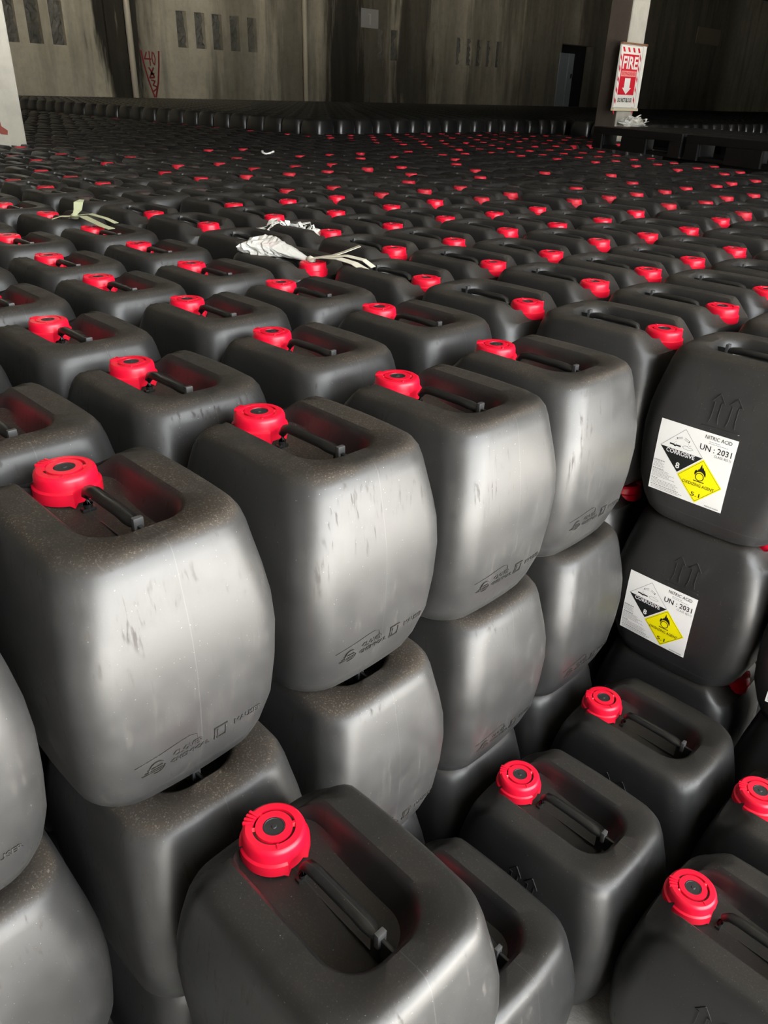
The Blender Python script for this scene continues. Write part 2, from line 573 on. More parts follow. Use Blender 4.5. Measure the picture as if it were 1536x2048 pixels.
def logo_geo():
    """Raised maker's marks near the foot of the end face."""
    mb = MB()
    fn = end_pt
    # lettering as raised letters with side walls
    for body, h, s0, z0, xs in (('CLOVER', 0.0066, -0.0165, 0.0760, 1.0), ('CHEMICAL', 0.0066, -0.0145, 0.0665, 1.0), ('MAUSER', 0.0066, 0.0580, 0.0720, 1.05)):
        pts, f = wrap_text(mb, body, h, s0, z0, fn, 1, 0.012, xs)
    # winged roundel left of the words
    arc = [(-0.052 + 0.0085 * math.cos(a), 0.0700 + 0.0085 * math.sin(a)) for a in [math.radians(d) for d in range(40, 215, 22)]]
    strip_poly(arc, 0.0013, 0.0017, fn, mb)
    arc = [(-0.052 + 0.0085 * math.cos(a), 0.0700 + 0.0085 * math.sin(a)) for a in [math.radians(d) for d in range(250, 375, 22)]]
    strip_poly(arc, 0.0009, 0.0014, fn, mb)
    for k in range(3):
        strip_poly([(-0.0680 + 0.003 * k, 0.0665 + 0.0028 * k), (-0.0460, 0.0665 + 0.0028 * k)], 0.0013, 0.0017, fn, mb)
    # square mark beside the second word
    sx, sz, q = 0.0230, 0.0710, 0.0078
    strip_poly([(sx - q, sz + q), (sx + q, sz + q)], 0.0017, 0.0018, fn, mb)
    strip_poly([(sx - q + 0.003, sz - q), (sx + q - 0.002, sz - q)], 0.0013, 0.0017, fn, mb)
    strip_poly([(sx - q, sz + q), (sx - q, sz - q - 0.001)], 0.0012, 0.0016, fn, mb)
    strip_poly([(sx + q - 0.002, sz + q), (sx + q - 0.002, sz - q)], 0.0012, 0.0016, fn, mb)
    strip_poly([(sx - q + 0.0035, sz + q - 0.002), (sx - q + 0.0035, sz - q)], 0.0009, 0.0014, fn, mb)
    # raised panel line above the maker's name
    pl = [(-0.075, 0.0830), (-0.050, 0.0855), (-0.025, 0.0895), (-0.014, 0.0900), (-0.006, 0.0870), (-0.004, 0.0760)]
    strip_poly(pl, 0.0008, 0.0009, fn, mb)
    return mb

# ---- printed hazard label (1 x 1 in label units, s to the viewer's right, t up)
LAB_W, LAB_H, LAB_S, LAB_Z = 0.1355, 0.1330, -0.031, 0.1225

def label_fn(s, t, off):
    # the label faces local +y, so the viewer's right is local -x
    return side_pt(-(LAB_S + (s - 0.5) * LAB_W), LAB_Z + (t - 0.5) * LAB_H, off)

def lab_poly(mb, pts, off, mi=0):
    span = max(max(p[0] for p in pts) - min(p[0] for p in pts), max(p[1] for p in pts) - min(p[1] for p in pts))
    n = max(1, int(span / 0.035))
    for k in range(1, len(pts) - 1):               # follow the curved face: every triangle is split into n*n
        a, b, c = pts[0], pts[k], pts[k + 1]
        vs, ix = [], {}
        for i in range(n + 1):
            for j in range(n + 1 - i):
                ix[i, j] = len(vs)
                w1, w2 = i / n, j / n
                vs.append(label_fn(a[0] + (b[0] - a[0]) * w1 + (c[0] - a[0]) * w2, a[1] + (b[1] - a[1]) * w1 + (c[1] - a[1]) * w2, off))
        fs = []
        for i in range(n):
            for j in range(n - i):
                fs.append((ix[i, j], ix[i + 1, j], ix[i, j + 1]))
                if i + j < n - 1:
                    fs.append((ix[i + 1, j], ix[i + 1, j + 1], ix[i, j + 1]))
        mb.add(vs, fs, mi)

def lab_line(mb, pts, w, off, mi=0, closed=False):
    pts = list(pts) + ([pts[0]] if closed else [])
    for (a, b), (c, d) in zip(pts, pts[1:]):
        l = math.hypot(c - a, d - b)
        nx, ny = -(d - b) / l * w / 2, (c - a) / l * w / 2
        lab_poly(mb, [(a + nx, b + ny), (a - nx, b - ny), (c - nx, d - ny), (c + nx, d + ny)], off, mi)

def lab_text(mb, body, h, s, t, off, bold=0.0, width=None, align='CENTER', mi=0):
    v, f = text_geo(body, h, align, bold)
    xs = 1.0
    if width:
        w = max(p[0] for p in v) - min(p[0] for p in v)
        xs = width / w
    mb.add([label_fn(s + x * xs, t + y, off) for x, y, _ in v], f, mi)

def lab_arc(c, r, a0, a1, n=14):
    return [(c[0] + r * math.cos(math.radians(a0 + (a1 - a0) * k / n)), c[1] + r * math.sin(math.radians(a0 + (a1 - a0) * k / n))) for k in range(n + 1)]

def build_label(parent):
    # paper
    n = 24
    v, f = [], []
    for off in (0.0002, 0.0006):
        for j in range(n + 1):
            for i in range(n + 1):
                v.append(label_fn(i / n, j / n, off))
    q = (n + 1) ** 2
    for j in range(n):
        for i in range(n):
            a = q + j * (n + 1) + i
            f.append((a, a + 1, a + n + 2, a + n + 1))
    rim = [i for i in range(n + 1)] + [j * (n + 1) + n for j in range(1, n + 1)] + [n * (n + 1) + i for i in range(n - 1, -1, -1)] + [j * (n + 1) for j in range(n - 1, 0, -1)]
    for k in range(len(rim)):
        a, b = rim[k], rim[(k + 1) % len(rim)]
        f.append((a, b, q + b, q + a))
    lab = mesh_obj('hazard_label', v, f, M_LABEL, parent, False)
    lab['label'] = 'square white paper hazard label with black and yellow diamonds'
    o1, o2 = 0.0008, 0.0010
    # corrosive diamond
    mb = MB()
    D1 = [(0.344, 0.949), (0.630, 0.648), (0.344, 0.352), (0.058, 0.648)]
    lab_line(mb, [D1[3], D1[0], D1[1]], 0.006, o1, 1)
    lab_poly(mb, [D1[3], D1[2], D1[1]], o1, 0)
    lab_text(mb, 'CORROSIVE', 0.056, 0.338, 0.612, o2, 0.018, 0.385, mi=2)
    lab_text(mb, '8', 0.080, 0.336, 0.440, o2, 0.018, mi=2)
    # tilted test tubes dripping on a slab and on a hand
    lab_line(mb, [(0.175, 0.708), (0.235, 0.708), (0.247, 0.690), (0.260, 0.708), (0.325, 0.708)], 0.020, o1, 0)
    lab_line(mb, [(0.255, 0.812), (0.325, 0.838)], 0.008, o1, 1)
    lab_line(mb, [(0.262, 0.796), (0.330, 0.820)], 0.006, o1, 1)
    lab_line(mb, [(0.255, 0.815), (0.263, 0.792)], 0.010, o1, 0)
    lab_line(mb, [(0.360, 0.838), (0.425, 0.808)], 0.008, o1, 1)
    lab_line(mb, [(0.352, 0.820), (0.418, 0.790)], 0.006, o1, 1)
    lab_line(mb, [(0.425, 0.812), (0.416, 0.788)], 0.010, o1, 0)
    for (a, b) in ((0.244, 0.785), (0.250, 0.758), (0.236, 0.735), (0.262, 0.732), (0.420, 0.772), (0.432, 0.752), (0.412, 0.746), (0.448, 0.762)):
        lab_line(mb, [(a, b), (a + 0.001, b - 0.012)], 0.006, o1, 1)
    hand = [(0.345, 0.715), (0.375, 0.735), (0.410, 0.738), (0.425, 0.722), (0.455, 0.730), (0.488, 0.715), (0.470, 0.700), (0.420, 0.690), (0.370, 0.694)]
    lab_line(mb, hand, 0.005, o1, 1, True)
    o = mb.build('corrosive_diamond', [M_INK, M_GREYINK, M_WHITEINK], lab); o['label'] = 'corrosive class 8 diamond, black lower half'
    # oxidizer diamond
    mb = MB()
    D2 = [(0.648, 0.640), (0.945, 0.328), (0.648, 0.018), (0.351, 0.328)]
    lab_poly(mb, D2, o1, 0)
    k = 0.93
    lab_line(mb, [(0.648 + (x - 0.648) * k, 0.328 + (y - 0.328) * k) for x, y in D2], 0.004, o2, 1, True)
    lab_line(mb, lab_arc((0.645, 0.390), 0.052, 0, 360, 24), 0.011, o2, 1)
    lab_line(mb, [(0.575, 0.324), (0.715, 0.324)], 0.012, o2, 1)
    flame = [(0.570, 0.420), (0.575, 0.460), (0.600, 0.478), (0.606, 0.462), (0.618, 0.505), (0.626, 0.490), (0.645, 0.572), (0.660, 0.515), (0.668, 0.535),
             (0.690, 0.490), (0.692, 0.510), (0.716, 0.455), (0.718, 0.412)]
    inner = [(0.705, 0.412), (0.700, 0.432), (0.684, 0.448), (0.664, 0.460), (0.645, 0.463), (0.622, 0.458), (0.603, 0.445), (0.590, 0.425), (0.582, 0.400)]
    for a in range(len(flame) - 1):
        t0, t1 = a / (len(flame) - 1), (a + 1) / (len(flame) - 1)
        def at(t):
            x = t * (len(inner) - 1); i = min(int(x), len(inner) - 2); fr = x - i
            p, r_ = inner[::-1][i], inner[::-1][i + 1]
            return (p[0] + (r_[0] - p[0]) * fr, p[1] + (r_[1] - p[1]) * fr)
        lab_poly(mb, [flame[a], at(t0), at(t1), flame[a + 1]], o2, 1)
    lab_text(mb, 'OXIDIZING AGENT', 0.042, 0.648, 0.268, o2, 0.012, 0.42, mi=1)
    lab_text(mb, '5.1', 0.056, 0.648, 0.130, o2, 0.012, 0.118, mi=1)
    o = mb.build('oxidizer_diamond', [M_YELLOW, M_INK], lab); o['label'] = 'yellow oxidizing agent class 5.1 diamond with flame over circle'
    # lettering
    mb = MB()
    lab_text(mb, 'NITRIC ACID', 0.047, 0.766, 0.940, o1, 0.004, 0.335, mi=0)
    lab_text(mb, 'UN : 2031', 0.076, 0.770, 0.795, o1, 0.012, 0.400, mi=0)
    lab_text(mb, 'CLASS: 8(5.1)', 0.030, 0.866, 0.724, o1, 0.0, 0.21, mi=0)
    lab_text(mb, 'MADE IN KOREA', 0.018, 0.872, 0.026, o1, 0.0, 0.18, mi=0)
    rnd = random.Random(3)
    rows = [(0.012, 0.160, 0.428, 0.017)] + [(0.012, 0.012 + rnd.uniform(0.10, 0.19), 0.408 - 0.018 * k, 0.007) for k in range(5)]
    rows += [(0.014, 0.165, 0.306, 0.017)] + [(0.014, 0.014 + rnd.uniform(0.22, 0.33), 0.287 - 0.018 * k, 0.007) for k in range(6)]
    rows += [(0.018, 0.110, 0.168, 0.014)] + [(0.018, 0.018 + rnd.uniform(0.3, 0.40), 0.150 - 0.018 * k, 0.007) for k in range(4)]
    rows += [(0.022, 0.420, 0.070, 0.014), (0.030, 0.470, 0.046, 0.008), (0.030, 0.440, 0.026, 0.007)]
    rows += [(0.66, 0.80, 0.890, 0.008), (0.66, 0.90, 0.868, 0.008)]
    for x0, x1, y, h in rows:                       # print too fine to read in the photograph
        x = x0
        while x < x1:
            w = rnd.uniform(0.012, 0.035)
            lab_poly(mb, [(x, y - h / 2), (min(x + w, x1), y - h / 2), (min(x + w, x1), y + h / 2), (x, y + h / 2)], o1, 1)
            x += w + 0.006
    mb.build('lettering', [M_INK, M_GREYINK], lab)['kind'] = 'stuff'
    return lab

# ---- prototypes (kept as mesh data; the first can placed uses them directly)
v, f = can_body_geo(8, 6)
proto = {}
def keep(name, ob):
    proto[name] = ob.data
    bpy.data.objects.remove(ob)
keep('body', mesh_obj('body', v, f, M_CAN))
v, f = can_body_geo(4, 3, [0, 1, 3, 5, 6, 8, 10, 12], False)
keep('body_mid', mesh_obj('body', v, f, M_CAN_FAR))
keep('cap', cap_geo(48, True).build('cap', [M_CAP, M_SLOT], None, True))
keep('cap_mid', cap_geo(18, False).build('cap', [M_CAP_FAR, M_SLOT], None, True))
keep('cap_dull', cap_geo(14, False).build('cap', [M_CAP_DULL, M_SLOT], None, True))
keep('disc', disc_geo().build('vent_disc', M_DISC, None, False))
M_TIP = plain('grey_handle_tip', (0.06, 0.06, 0.06), 0.35)  # tip block in a lighter grey than the black handle
keep('handle', handle_geo(True).build('handle', [M_HANDLE, M_TIP], None, True))
keep('handle_mid', handle_geo(False).build('handle', [M_HANDLE, M_TIP], None, False))
keep('arrows_a', arrows_geo(side_pt, True).build('embossed_arrows', M_CAN, None, False))
keep('arrows_b', arrows_geo(side_pt_neg, False).build('embossed_arrows', M_CAN, None, False))
keep('logo', logo_geo().build('embossed_mark', M_CAN, None, False))
for k in ('cap', 'body'):
    me = proto[k]
    try:
        me.set_sharp_from_angle(angle=math.radians(38))
    except Exception:
        pass
for k in ('cap_mid', 'handle', 'body_mid'):
    try:
        proto[k].set_sharp_from_angle(angle=math.radians(50))
    except Exception:
        pass

R_CAN = random.Random(11)

def part(name, data, parent, dust=None):
    o = bpy.data.objects.new(name, data)
    o.parent = parent
    COL.objects.link(o)
    if dust is not None:
        o.color = (dust, 0, 0, 1)
    return o

def jerrycan(u, v, layer, facing, label, group, detail=2, dust=1.0, rz=0.0, arrows=False, logo=False, hazard=False, dz=0.0, dull=False):
    """u, v: centre of the can; layer 0 is the top layer; facing 'A' has the cap at -x, 'B' at +x."""
    root = empty('jerrycan', (u, v, Z0 - 0.302 + 0.308 * layer + dz), rz + (0 if facing == 'A' else math.pi))
    tag(root, label, 'jerrycan', group)
    part('body', proto['body' if detail >= 1 else 'body_mid'], root, dust)
    cp = part('cap', proto['cap_dull' if dull else 'cap' if detail >= 2 else 'cap_mid'], root)
    if detail >= 2:
        part('vent_disc', proto['disc'], cp)
    part('handle', proto['handle' if detail >= 1 else 'handle_mid'], root)
    if arrows:
        part('embossed_arrows', proto['arrows_a' if facing == 'B' else 'arrows_b'], root, dust)
    if logo:
        part('embossed_mark', proto['logo'], root, dust)
    if hazard:
        build_label(root)
    return root

TOP_LAYER = (
    "A0,-1,0.090,-0.258;A0,0,0.089,0.003;A0,1,0.091,0.261;A1,-1,-0.204,-0.247;A1,0,-0.199,-0.001;A0,2,0.107,0.499;A1,1,-0.197,0.238;A0,3,0.097,0.745;"
    "A1,2,-0.199,0.503;A2,0,-0.503,-0.005;A2,1,-0.501,0.243;B-1,0,0.328,1.052;A1,3,-0.209,0.769;A2,2,-0.487,0.514;B0,0,0.042,1.071;A3,0,-0.793,-0.001;"
    "A2,3,-0.495,0.752;A3,1,-0.796,0.236;B-1,1,0.332,1.309;B1,0,-0.243,1.040;A3,2,-0.774,0.473;B0,1,0.033,1.336;A3,3,-0.783,0.710;B2,0,-0.527,1.043;"
    "B-1,2,0.326,1.567;B1,1,-0.263,1.326;A4,1,-1.101,0.253;A4,2,-1.062,0.491;B3,0,-0.815,0.949;B0,2,0.028,1.583;B2,1,-0.550,1.316;B1,2,-0.259,1.563;"
    "A4,3,-1.088,0.742;A5,1,-1.391,0.240;B3,1,-0.838,1.253;B0,3,0.029,1.822;B2,2,-0.545,1.561;A5,2,-1.390,0.523;B4,0,-1.118,1.042;B1,3,-0.259,1.802;"
    "B3,2,-0.833,1.492;A5,3,-1.394,0.766;B0,4,0.036,2.080;B4,1,-1.151,1.298;B2,3,-0.575,1.849;B1,4,-0.258,2.063;A6,2,-1.691,0.493;B5,0,-1.468,1.082;"
    "B3,3,-0.863,1.784;B4,2,-1.138,1.548;B2,4,-0.546,2.086;A6,3,-1.734,0.783;B0,5,0.044,2.350;B5,1,-1.495,1.354;B3,4,-0.839,2.022;B1,5,-0.240,2.346;"
    "B4,3,-1.151,1.815;A7,2,-1.991,0.497;B6,0,-1.766,1.067;B2,5,-0.526,2.324;B5,2,-1.461,1.593;A7,3,-2.019,0.753;B0,6,0.024,2.606;B3,5,-0.814,2.261;"
    "B4,4,-1.128,2.054;B1,6,-0.264,2.592;B6,1,-1.802,1.406;B5,3,-1.461,1.867;C7,0,-2.053,1.059;A8,2,-2.285,0.496;B6,2,-1.789,1.643;B4,5,-1.124,2.311;"
    "B2,6,-0.567,2.653;A8,3,-2.307,0.755;C7,1,-2.082,1.313;B3,6,-0.855,2.563;B5,4,-1.485,2.133;B1,7,-0.264,2.861;B6,3,-1.783,1.882;C8,0,-2.339,1.047;"
    "C7,2,-2.075,1.562;B5,5,-1.446,2.372;B2,7,-0.597,2.920;B6,4,-1.772,2.120;C8,1,-2.364,1.316;A9,3,-2.595,0.748;B1,8,-0.257,3.114;B7,3,-2.067,1.858;"
    "B4,6,-1.203,2.678;B3,7,-0.894,2.896;C8,2,-2.363,1.579;B9,0,-2.627,1.082;B6,5,-1.766,2.375;B5,6,-1.490,2.624;B2,8,-0.562,3.157;B7,4,-2.057,2.107;"
    "B4,7,-1.181,2.914;C8,3,-2.352,1.819;B9,1,-2.649,1.336;B3,8,-0.850,3.135;A10,3,-2.886,0.749;B1,9,-0.258,3.373;C7,5,-2.054,2.344;C5,7,-1.468,2.862;"
    "B6,6,-1.777,2.628;C9,2,-2.653,1.573;B2,9,-0.551,3.396;C8,4,-2.343,2.093;B10,0,-2.915,1.070;B4,8,-1.181,3.149;B9,3,-2.640,1.811;B7,6,-2.062,2.583;"
    "C6,7,-1.756,2.866;B10,1,-2.937,1.330;B3,9,-0.880,3.405;B5,8,-1.467,3.100;C8,5,-2.340,2.354;B9,4,-2.631,2.057;B2,10,-0.546,3.642;C10,2,-2.945,1.568;"
    "B4,9,-1.167,3.386;C7,7,-2.042,2.855;C11,0,-3.227,1.063;C6,8,-1.752,3.118;C8,6,-2.348,2.593;B3,10,-0.857,3.643;B10,3,-2.947,1.807;B9,5,-2.628,2.315;"
    "C5,9,-1.455,3.373;B11,1,-3.258,1.337;B4,10,-1.180,3.625;B2,11,-0.555,3.902;B7,8,-2.040,3.093;C10,4,-2.940,2.083;C11,2,-3.233,1.575;B8,7,-2.330,2.883;"
    "C6,9,-1.749,3.377;B9,6,-2.636,2.574;B3,11,-0.854,3.895;B5,10,-1.465,3.612;C12,0,-3.542,1.059;C11,3,-3.233,1.823;B10,5,-2.930,2.322;B4,11,-1.149,3.891;"
    "C12,1,-3.546,1.304;C8,8,-2.348,3.121;C7,9,-2.037,3.382;B2,12,-0.564,4.155;B11,4,-3.247,2.061;C6,10,-1.751,3.650;C12,2,-3.525,1.563;B9,7,-2.673,2.893;"
    "B10,6,-2.951,2.614;B3,12,-0.859,4.157;C5,11,-1.453,3.905;B12,3,-3.520,1.801;C13,0,-3.833,1.057;B11,5,-3.256,2.327;B8,9,-2.325,3.402;B4,12,-1.175,4.129;"
    "B9,8,-2.653,3.140;B7,10,-2.039,3.664;C13,1,-3.841,1.311;B10,7,-2.960,2.889;B6,11,-1.770,3.917;C12,4,-3.533,2.089;B13,2,-3.813,1.550;C11,6,-3.237,2.599;"
    "C5,12,-1.463,4.148;B3,13,-0.857,4.409;C9,9,-2.637,3.378;C8,10,-2.336,3.641;B13,3,-3.808,1.798;C10,8,-2.939,3.127;C12,5,-3.544,2.341;C7,11,-2.058,3.902;"
    "B4,13,-1.161,4.407;C11,7,-3.248,2.862;C6,12,-1.751,4.156;C14,1,-4.134,1.304;B13,4,-3.821,2.100;B12,6,-3.525,2.628;B9,10,-2.653,3.616;"
    "C5,13,-1.458,4.413;B14,2,-4.101,1.542;B3,14,-0.852,4.665;C10,9,-2.933,3.383;C8,11,-2.345,3.895;C11,8,-3.226,3.116;C7,12,-2.043,4.157;"
    "C13,5,-3.832,2.345;B4,14,-1.153,4.666;C6,13,-1.746,4.416;C12,7,-3.536,2.865;B14,3,-4.151,1.839;C9,11,-2.632,3.905;B11,9,-3.221,3.354;"
    "C10,10,-2.939,3.650;C8,12,-2.347,4.150;B5,14,-1.455,4.669;C13,6,-3.832,2.605;C15,1,-4.431,1.309;C14,4,-4.137,2.090;B12,8,-3.514,3.103;"
    "C7,13,-2.042,4.417;C15,2,-4.430,1.569;B4,15,-1.163,4.935;C14,5,-4.144,2.337;B6,14,-1.756,4.678;C13,7,-3.834,2.861;B10,11,-2.920,3.918;"
    "C9,12,-2.652,4.152;B11,10,-3.227,3.662;C15,3,-4.439,1.830;B12,9,-3.528,3.367;C8,13,-2.344,4.421;B5,15,-1.463,4.907;C14,6,-4.120,2.602;"
    "C15,4,-4.425,2.089;B7,14,-2.045,4.684;C13,8,-3.839,3.129;C10,12,-2.939,4.156;C11,11,-3.230,3.899;B6,15,-1.749,4.928;C9,13,-2.645,4.418;"
    "C15,5,-4.432,2.342;B14,7,-4.150,2.841;B12,10,-3.551,3.660;B8,14,-2.352,4.695;C13,9,-3.833,3.380;B16,3,-4.755,1.848;B7,15,-2.037,4.951;"
    "C15,6,-4.425,2.603;B11,12,-3.227,4.138;B14,8,-4.154,3.124;C16,4,-4.732,2.097;C10,13,-2.946,4.422;C12,11,-3.533,3.898;B9,14,-2.643,4.671;"
    "B6,16,-1.754,5.184;C13,10,-3.839,3.624;B8,15,-2.341,4.934;C15,7,-4.438,2.848;C16,5,-4.720,2.348;C14,9,-4.127,3.382;B7,16,-2.044,5.191;"
    "B11,13,-3.240,4.395;B12,12,-3.555,4.136;B10,14,-2.943,4.661;C16,6,-4.722,2.602;C13,11,-3.829,3.895;C15,8,-4.441,3.123;B9,15,-2.643,4.942;"
    "C17,4,-5.020,2.086;C14,10,-4.127,3.642;B8,16,-2.347,5.191;C16,7,-4.726,2.867;C17,5,-5.018,2.339;C15,9,-4.426,3.388;C12,13,-3.536,4.406;"
    "B11,14,-3.231,4.700;C13,12,-3.843,4.156;B10,15,-2.944,4.931;C14,11,-4.130,3.890;B9,16,-2.635,5.187;C17,6,-5.021,2.597;C16,8,-4.729,3.127;"
    "C15,10,-4.423,3.640;B8,17,-2.349,5.445;C18,4,-5.316,2.092;B12,14,-3.539,4.677;B11,15,-3.239,4.938;C13,13,-3.838,4.419;C17,7,-5.021,2.860;"
    "C16,9,-4.724,3.377;B10,16,-2.933,5.184;C14,12,-4.131,4.151;C18,5,-5.325,2.350;C15,11,-4.428,3.888;B9,17,-2.648,5.465;C17,8,-5.026,3.121;"
    "C18,6,-5.316,2.598;C19,3,-5.630,1.817;C16,10,-4.726,3.645;B12,15,-3.535,4.926;B13,14,-3.837,4.667;C14,13,-4.134,4.410;B11,16,-3.251,5.191;"
    "C19,4,-5.613,2.089;C15,12,-4.422,4.152;B10,17,-2.936,5.453;C17,9,-5.012,3.374;C18,7,-5.324,2.862;C16,11,-4.716,3.895;C19,5,-5.619,2.343;"
    "B13,15,-3.838,4.932;C18,8,-5.318,3.103;B12,16,-3.542,5.191;B11,17,-3.232,5.434;B14,14,-4.149,4.697;C17,10,-5.026,3.645;C15,13,-4.425,4.415;"
    "C19,6,-5.628,2.606;C20,3,-5.935,1.836;B10,18,-2.932,5.706;C16,12,-4.728,4.163;C20,4,-5.912,2.087;C18,9,-5.320,3.381;C19,7,-5.612,2.872;"
    "B13,16,-3.830,5.186;C17,11,-5.025,3.908;B14,15,-4.130,4.935;B12,17,-3.537,5.443;B11,18,-3.220,5.677;C20,5,-5.917,2.342;B15,14,-4.437,4.678;"
    "C16,13,-4.721,4.418;C19,8,-5.617,3.120;C18,10,-5.320,3.640;C20,6,-5.916,2.602;C17,12,-5.021,4.156;B14,16,-4.117,5.182;B13,17,-3.836,5.455;"
    "B15,15,-4.431,4.929;B12,18,-3.553,5.681;C21,4,-6.208,2.093;C19,9,-5.624,3.387;C18,11,-5.317,3.891;C20,7,-5.917,2.862;B16,14,-4.732,4.671;"
    "C17,13,-5.020,4.425;C21,5,-6.218,2.351;C19,10,-5.608,3.635;C20,8,-5.914,3.130;C18,12,-5.318,4.154;B15,16,-4.405,5.191;B14,17,-4.123,5.460;"
    "C21,6,-6.213,2.605;B13,18,-3.841,5.714;B16,15,-4.728,4.933;B12,19,-3.536,5.967;B17,14,-5.020,4.676;C20,9,-5.921,3.381;C19,11,-5.616,3.897;"
    "C22,4,-6.501,2.078;C21,7,-6.214,2.867;C18,13,-5.326,4.415;C22,5,-6.506,2.346;B14,18,-4.130,5.706;B15,17,-4.411,5.472;C20,10,-5.916,3.632;"
    "B13,19,-3.823,5.962;B16,16,-4.735,5.198;C19,12,-5.621,4.141;C21,8,-6.220,3.123;B17,15,-5.021,4.922;B12,20,-3.533,6.230;C22,6,-6.508,2.619;"
    "B18,14,-5.311,4.664;C21,9,-6.209,3.378;C20,11,-5.926,3.901;B14,19,-4.111,5.944;C22,7,-6.503,2.864;C23,4,-6.795,2.082;C19,13,-5.620,4.418;"
    "B15,18,-4.433,5.711;B16,17,-4.723,5.451;B13,20,-3.836,6.227;B17,16,-5.024,5.199;C21,10,-6.204,3.634;B18,15,-5.330,4.921;B12,21,-3.530,6.491;"
    "C20,12,-5.921,4.151;C22,8,-6.509,3.108;C23,5,-6.815,2.355;B19,14,-5.626,4.668;C23,6,-6.796,2.600;B15,19,-4.418,5.964;B16,18,-4.732,5.707;"
    "C21,11,-6.214,3.894;C22,9,-6.506,3.375;B17,17,-5.018,5.452;B14,20,-4.124,6.232;C20,13,-5.912,4.408;B13,21,-3.827,6.482;B18,16,-5.312,5.188;"
    "C23,7,-6.811,2.876;B12,22,-3.530,6.740;C22,10,-6.509,3.639;C21,12,-6.216,4.149;C24,5,-7.103,2.346;C23,8,-6.807,3.114;B16,19,-4.717,5.956;"
    "B20,14,-5.915,4.672;B15,20,-4.421,6.229;B17,18,-5.020,5.704;B14,21,-4.126,6.475;B18,17,-5.320,5.444;C24,6,-7.105,2.608;C22,11,-6.504,3.909;"
    "B13,22,-3.827,6.754;C21,13,-6.216,4.414;C23,9,-6.811,3.392;B12,23,-3.535,7.003;C24,7,-7.100,2.855;B17,19,-5.021,5.960;B16,20,-4.723,6.229;"
    "C22,12,-6.504,4.163;C23,10,-6.804,3.643;B15,21,-4.423,6.488;B18,18,-5.326,5.695;B14,22,-4.132,6.739;B21,14,-6.218,4.678;C24,8,-7.104,3.131;"
    "C25,5,-7.407,2.349;B13,23,-3.834,6.993;C23,11,-6.800,3.901;C25,6,-7.393,2.601;C22,13,-6.512,4.417;C24,9,-7.101,3.375;B12,24,-3.537,7.262;"
    "B17,20,-5.020,6.220;B16,21,-4.729,6.488;B18,19,-5.319,5.967;B15,22,-4.434,6.744;C25,7,-7.406,2.870;C23,12,-6.810,4.146;B14,23,-4.135,6.997;"
    "C24,10,-7.109,3.626;B22,14,-6.506,4.664;C25,8,-7.411,3.118;B12,25,-3.528,7.513;C23,13,-6.805,4.407;B17,21,-5.024,6.486;B18,20,-5.332,6.218;"
    "C24,11,-7.110,3.907;B16,22,-4.727,6.749;C26,6,-7.695,2.603;B15,23,-4.423,6.996;C25,9,-7.405,3.381;B14,24,-4.138,7.249;C26,7,-7.703,2.863;"
    "C24,12,-7.106,4.150;B23,14,-6.808,4.683;C25,10,-7.403,3.633;B18,21,-5.325,6.483;B17,22,-5.025,6.745;B16,23,-4.722,7.001;C26,8,-7.703,3.113;"
    "B12,26,-3.546,7.783;B15,24,-4.427,7.255;C24,13,-7.109,4.413;C25,11,-7.401,3.890;B14,25,-4.129,7.517;C26,9,-7.693,3.374;C27,6,-7.997,2.600;"
    "B13,26,-3.839,7.768;C25,12,-7.409,4.143;B18,22,-5.319,6.748;B24,14,-7.106,4.671;B17,23,-5.020,7.002;C27,7,-8.001,2.870;C26,10,-7.691,3.641;"
    "B16,24,-4.715,7.264;B15,25,-4.426,7.511;C27,8,-7.991,3.122;C25,13,-7.398,4.404;B14,26,-4.132,7.770;C26,11,-7.701,3.900;B18,23,-5.312,7.007;"
    "B17,24,-5.015,7.250;C27,9,-8.006,3.384;B16,25,-4.717,7.510;C26,12,-7.697,4.147;B25,14,-7.400,4.677;B15,26,-4.420,7.774;C28,7,-8.301,2.864;"
    "C27,10,-7.996,3.640;C28,8,-8.285,3.124;B18,24,-5.312,7.252;C26,13,-7.704,4.408;C27,11,-7.989,3.902;B17,25,-5.032,7.521;B16,26,-4.729,7.781;"
    "C28,9,-8.302,3.378;B26,14,-7.699,4.675;C27,12,-8.003,4.150;C29,7,-8.592,2.856;C28,10,-8.298,3.640;B18,25,-5.323,7.524;B17,26,-5.017,7.788;"
    "C27,13,-7.992,4.415;C29,8,-8.589,3.120;C28,11,-8.289,3.909;C29,9,-8.597,3.383;B27,14,-7.992,4.672;C28,12,-8.293,4.154;B18,26,-5.318,7.776;"
    "C29,10,-8.595,3.649;C30,7,-8.888,2.868;C28,13,-8.294,4.415;C30,8,-8.888,3.122;C29,11,-8.589,3.898;C30,9,-8.885,3.375;B28,14,-8.297,4.673;"
    "C29,12,-8.597,4.154;C30,10,-8.896,3.639;C29,13,-8.587,4.411;C30,11,-8.882,3.900;C31,8,-9.195,3.118;B29,14,-8.588,4.661;C31,9,-9.194,3.375;"
    "C30,12,-8.891,4.158;C31,10,-9.185,3.639;C30,13,-8.887,4.407;C31,11,-9.187,3.907;C32,8,-9.483,3.125;B30,14,-8.907,4.667;C32,9,-9.482,3.386;"
    "C31,12,-9.190,4.154;C32,10,-9.487,3.638;C31,13,-9.180,4.408;C32,11,-9.491,3.898;B31,14,-9.197,4.681;C33,9,-9.776,3.387;C32,12,-9.483,4.153;"
    "C33,10,-9.787,3.646;C32,13,-9.480,4.433;C33,11,-9.779,3.897;B32,14,-9.486,4.678;C34,9,-10.076,3.378;C33,12,-9.784,4.158;C34,10,-10.075,3.640;"
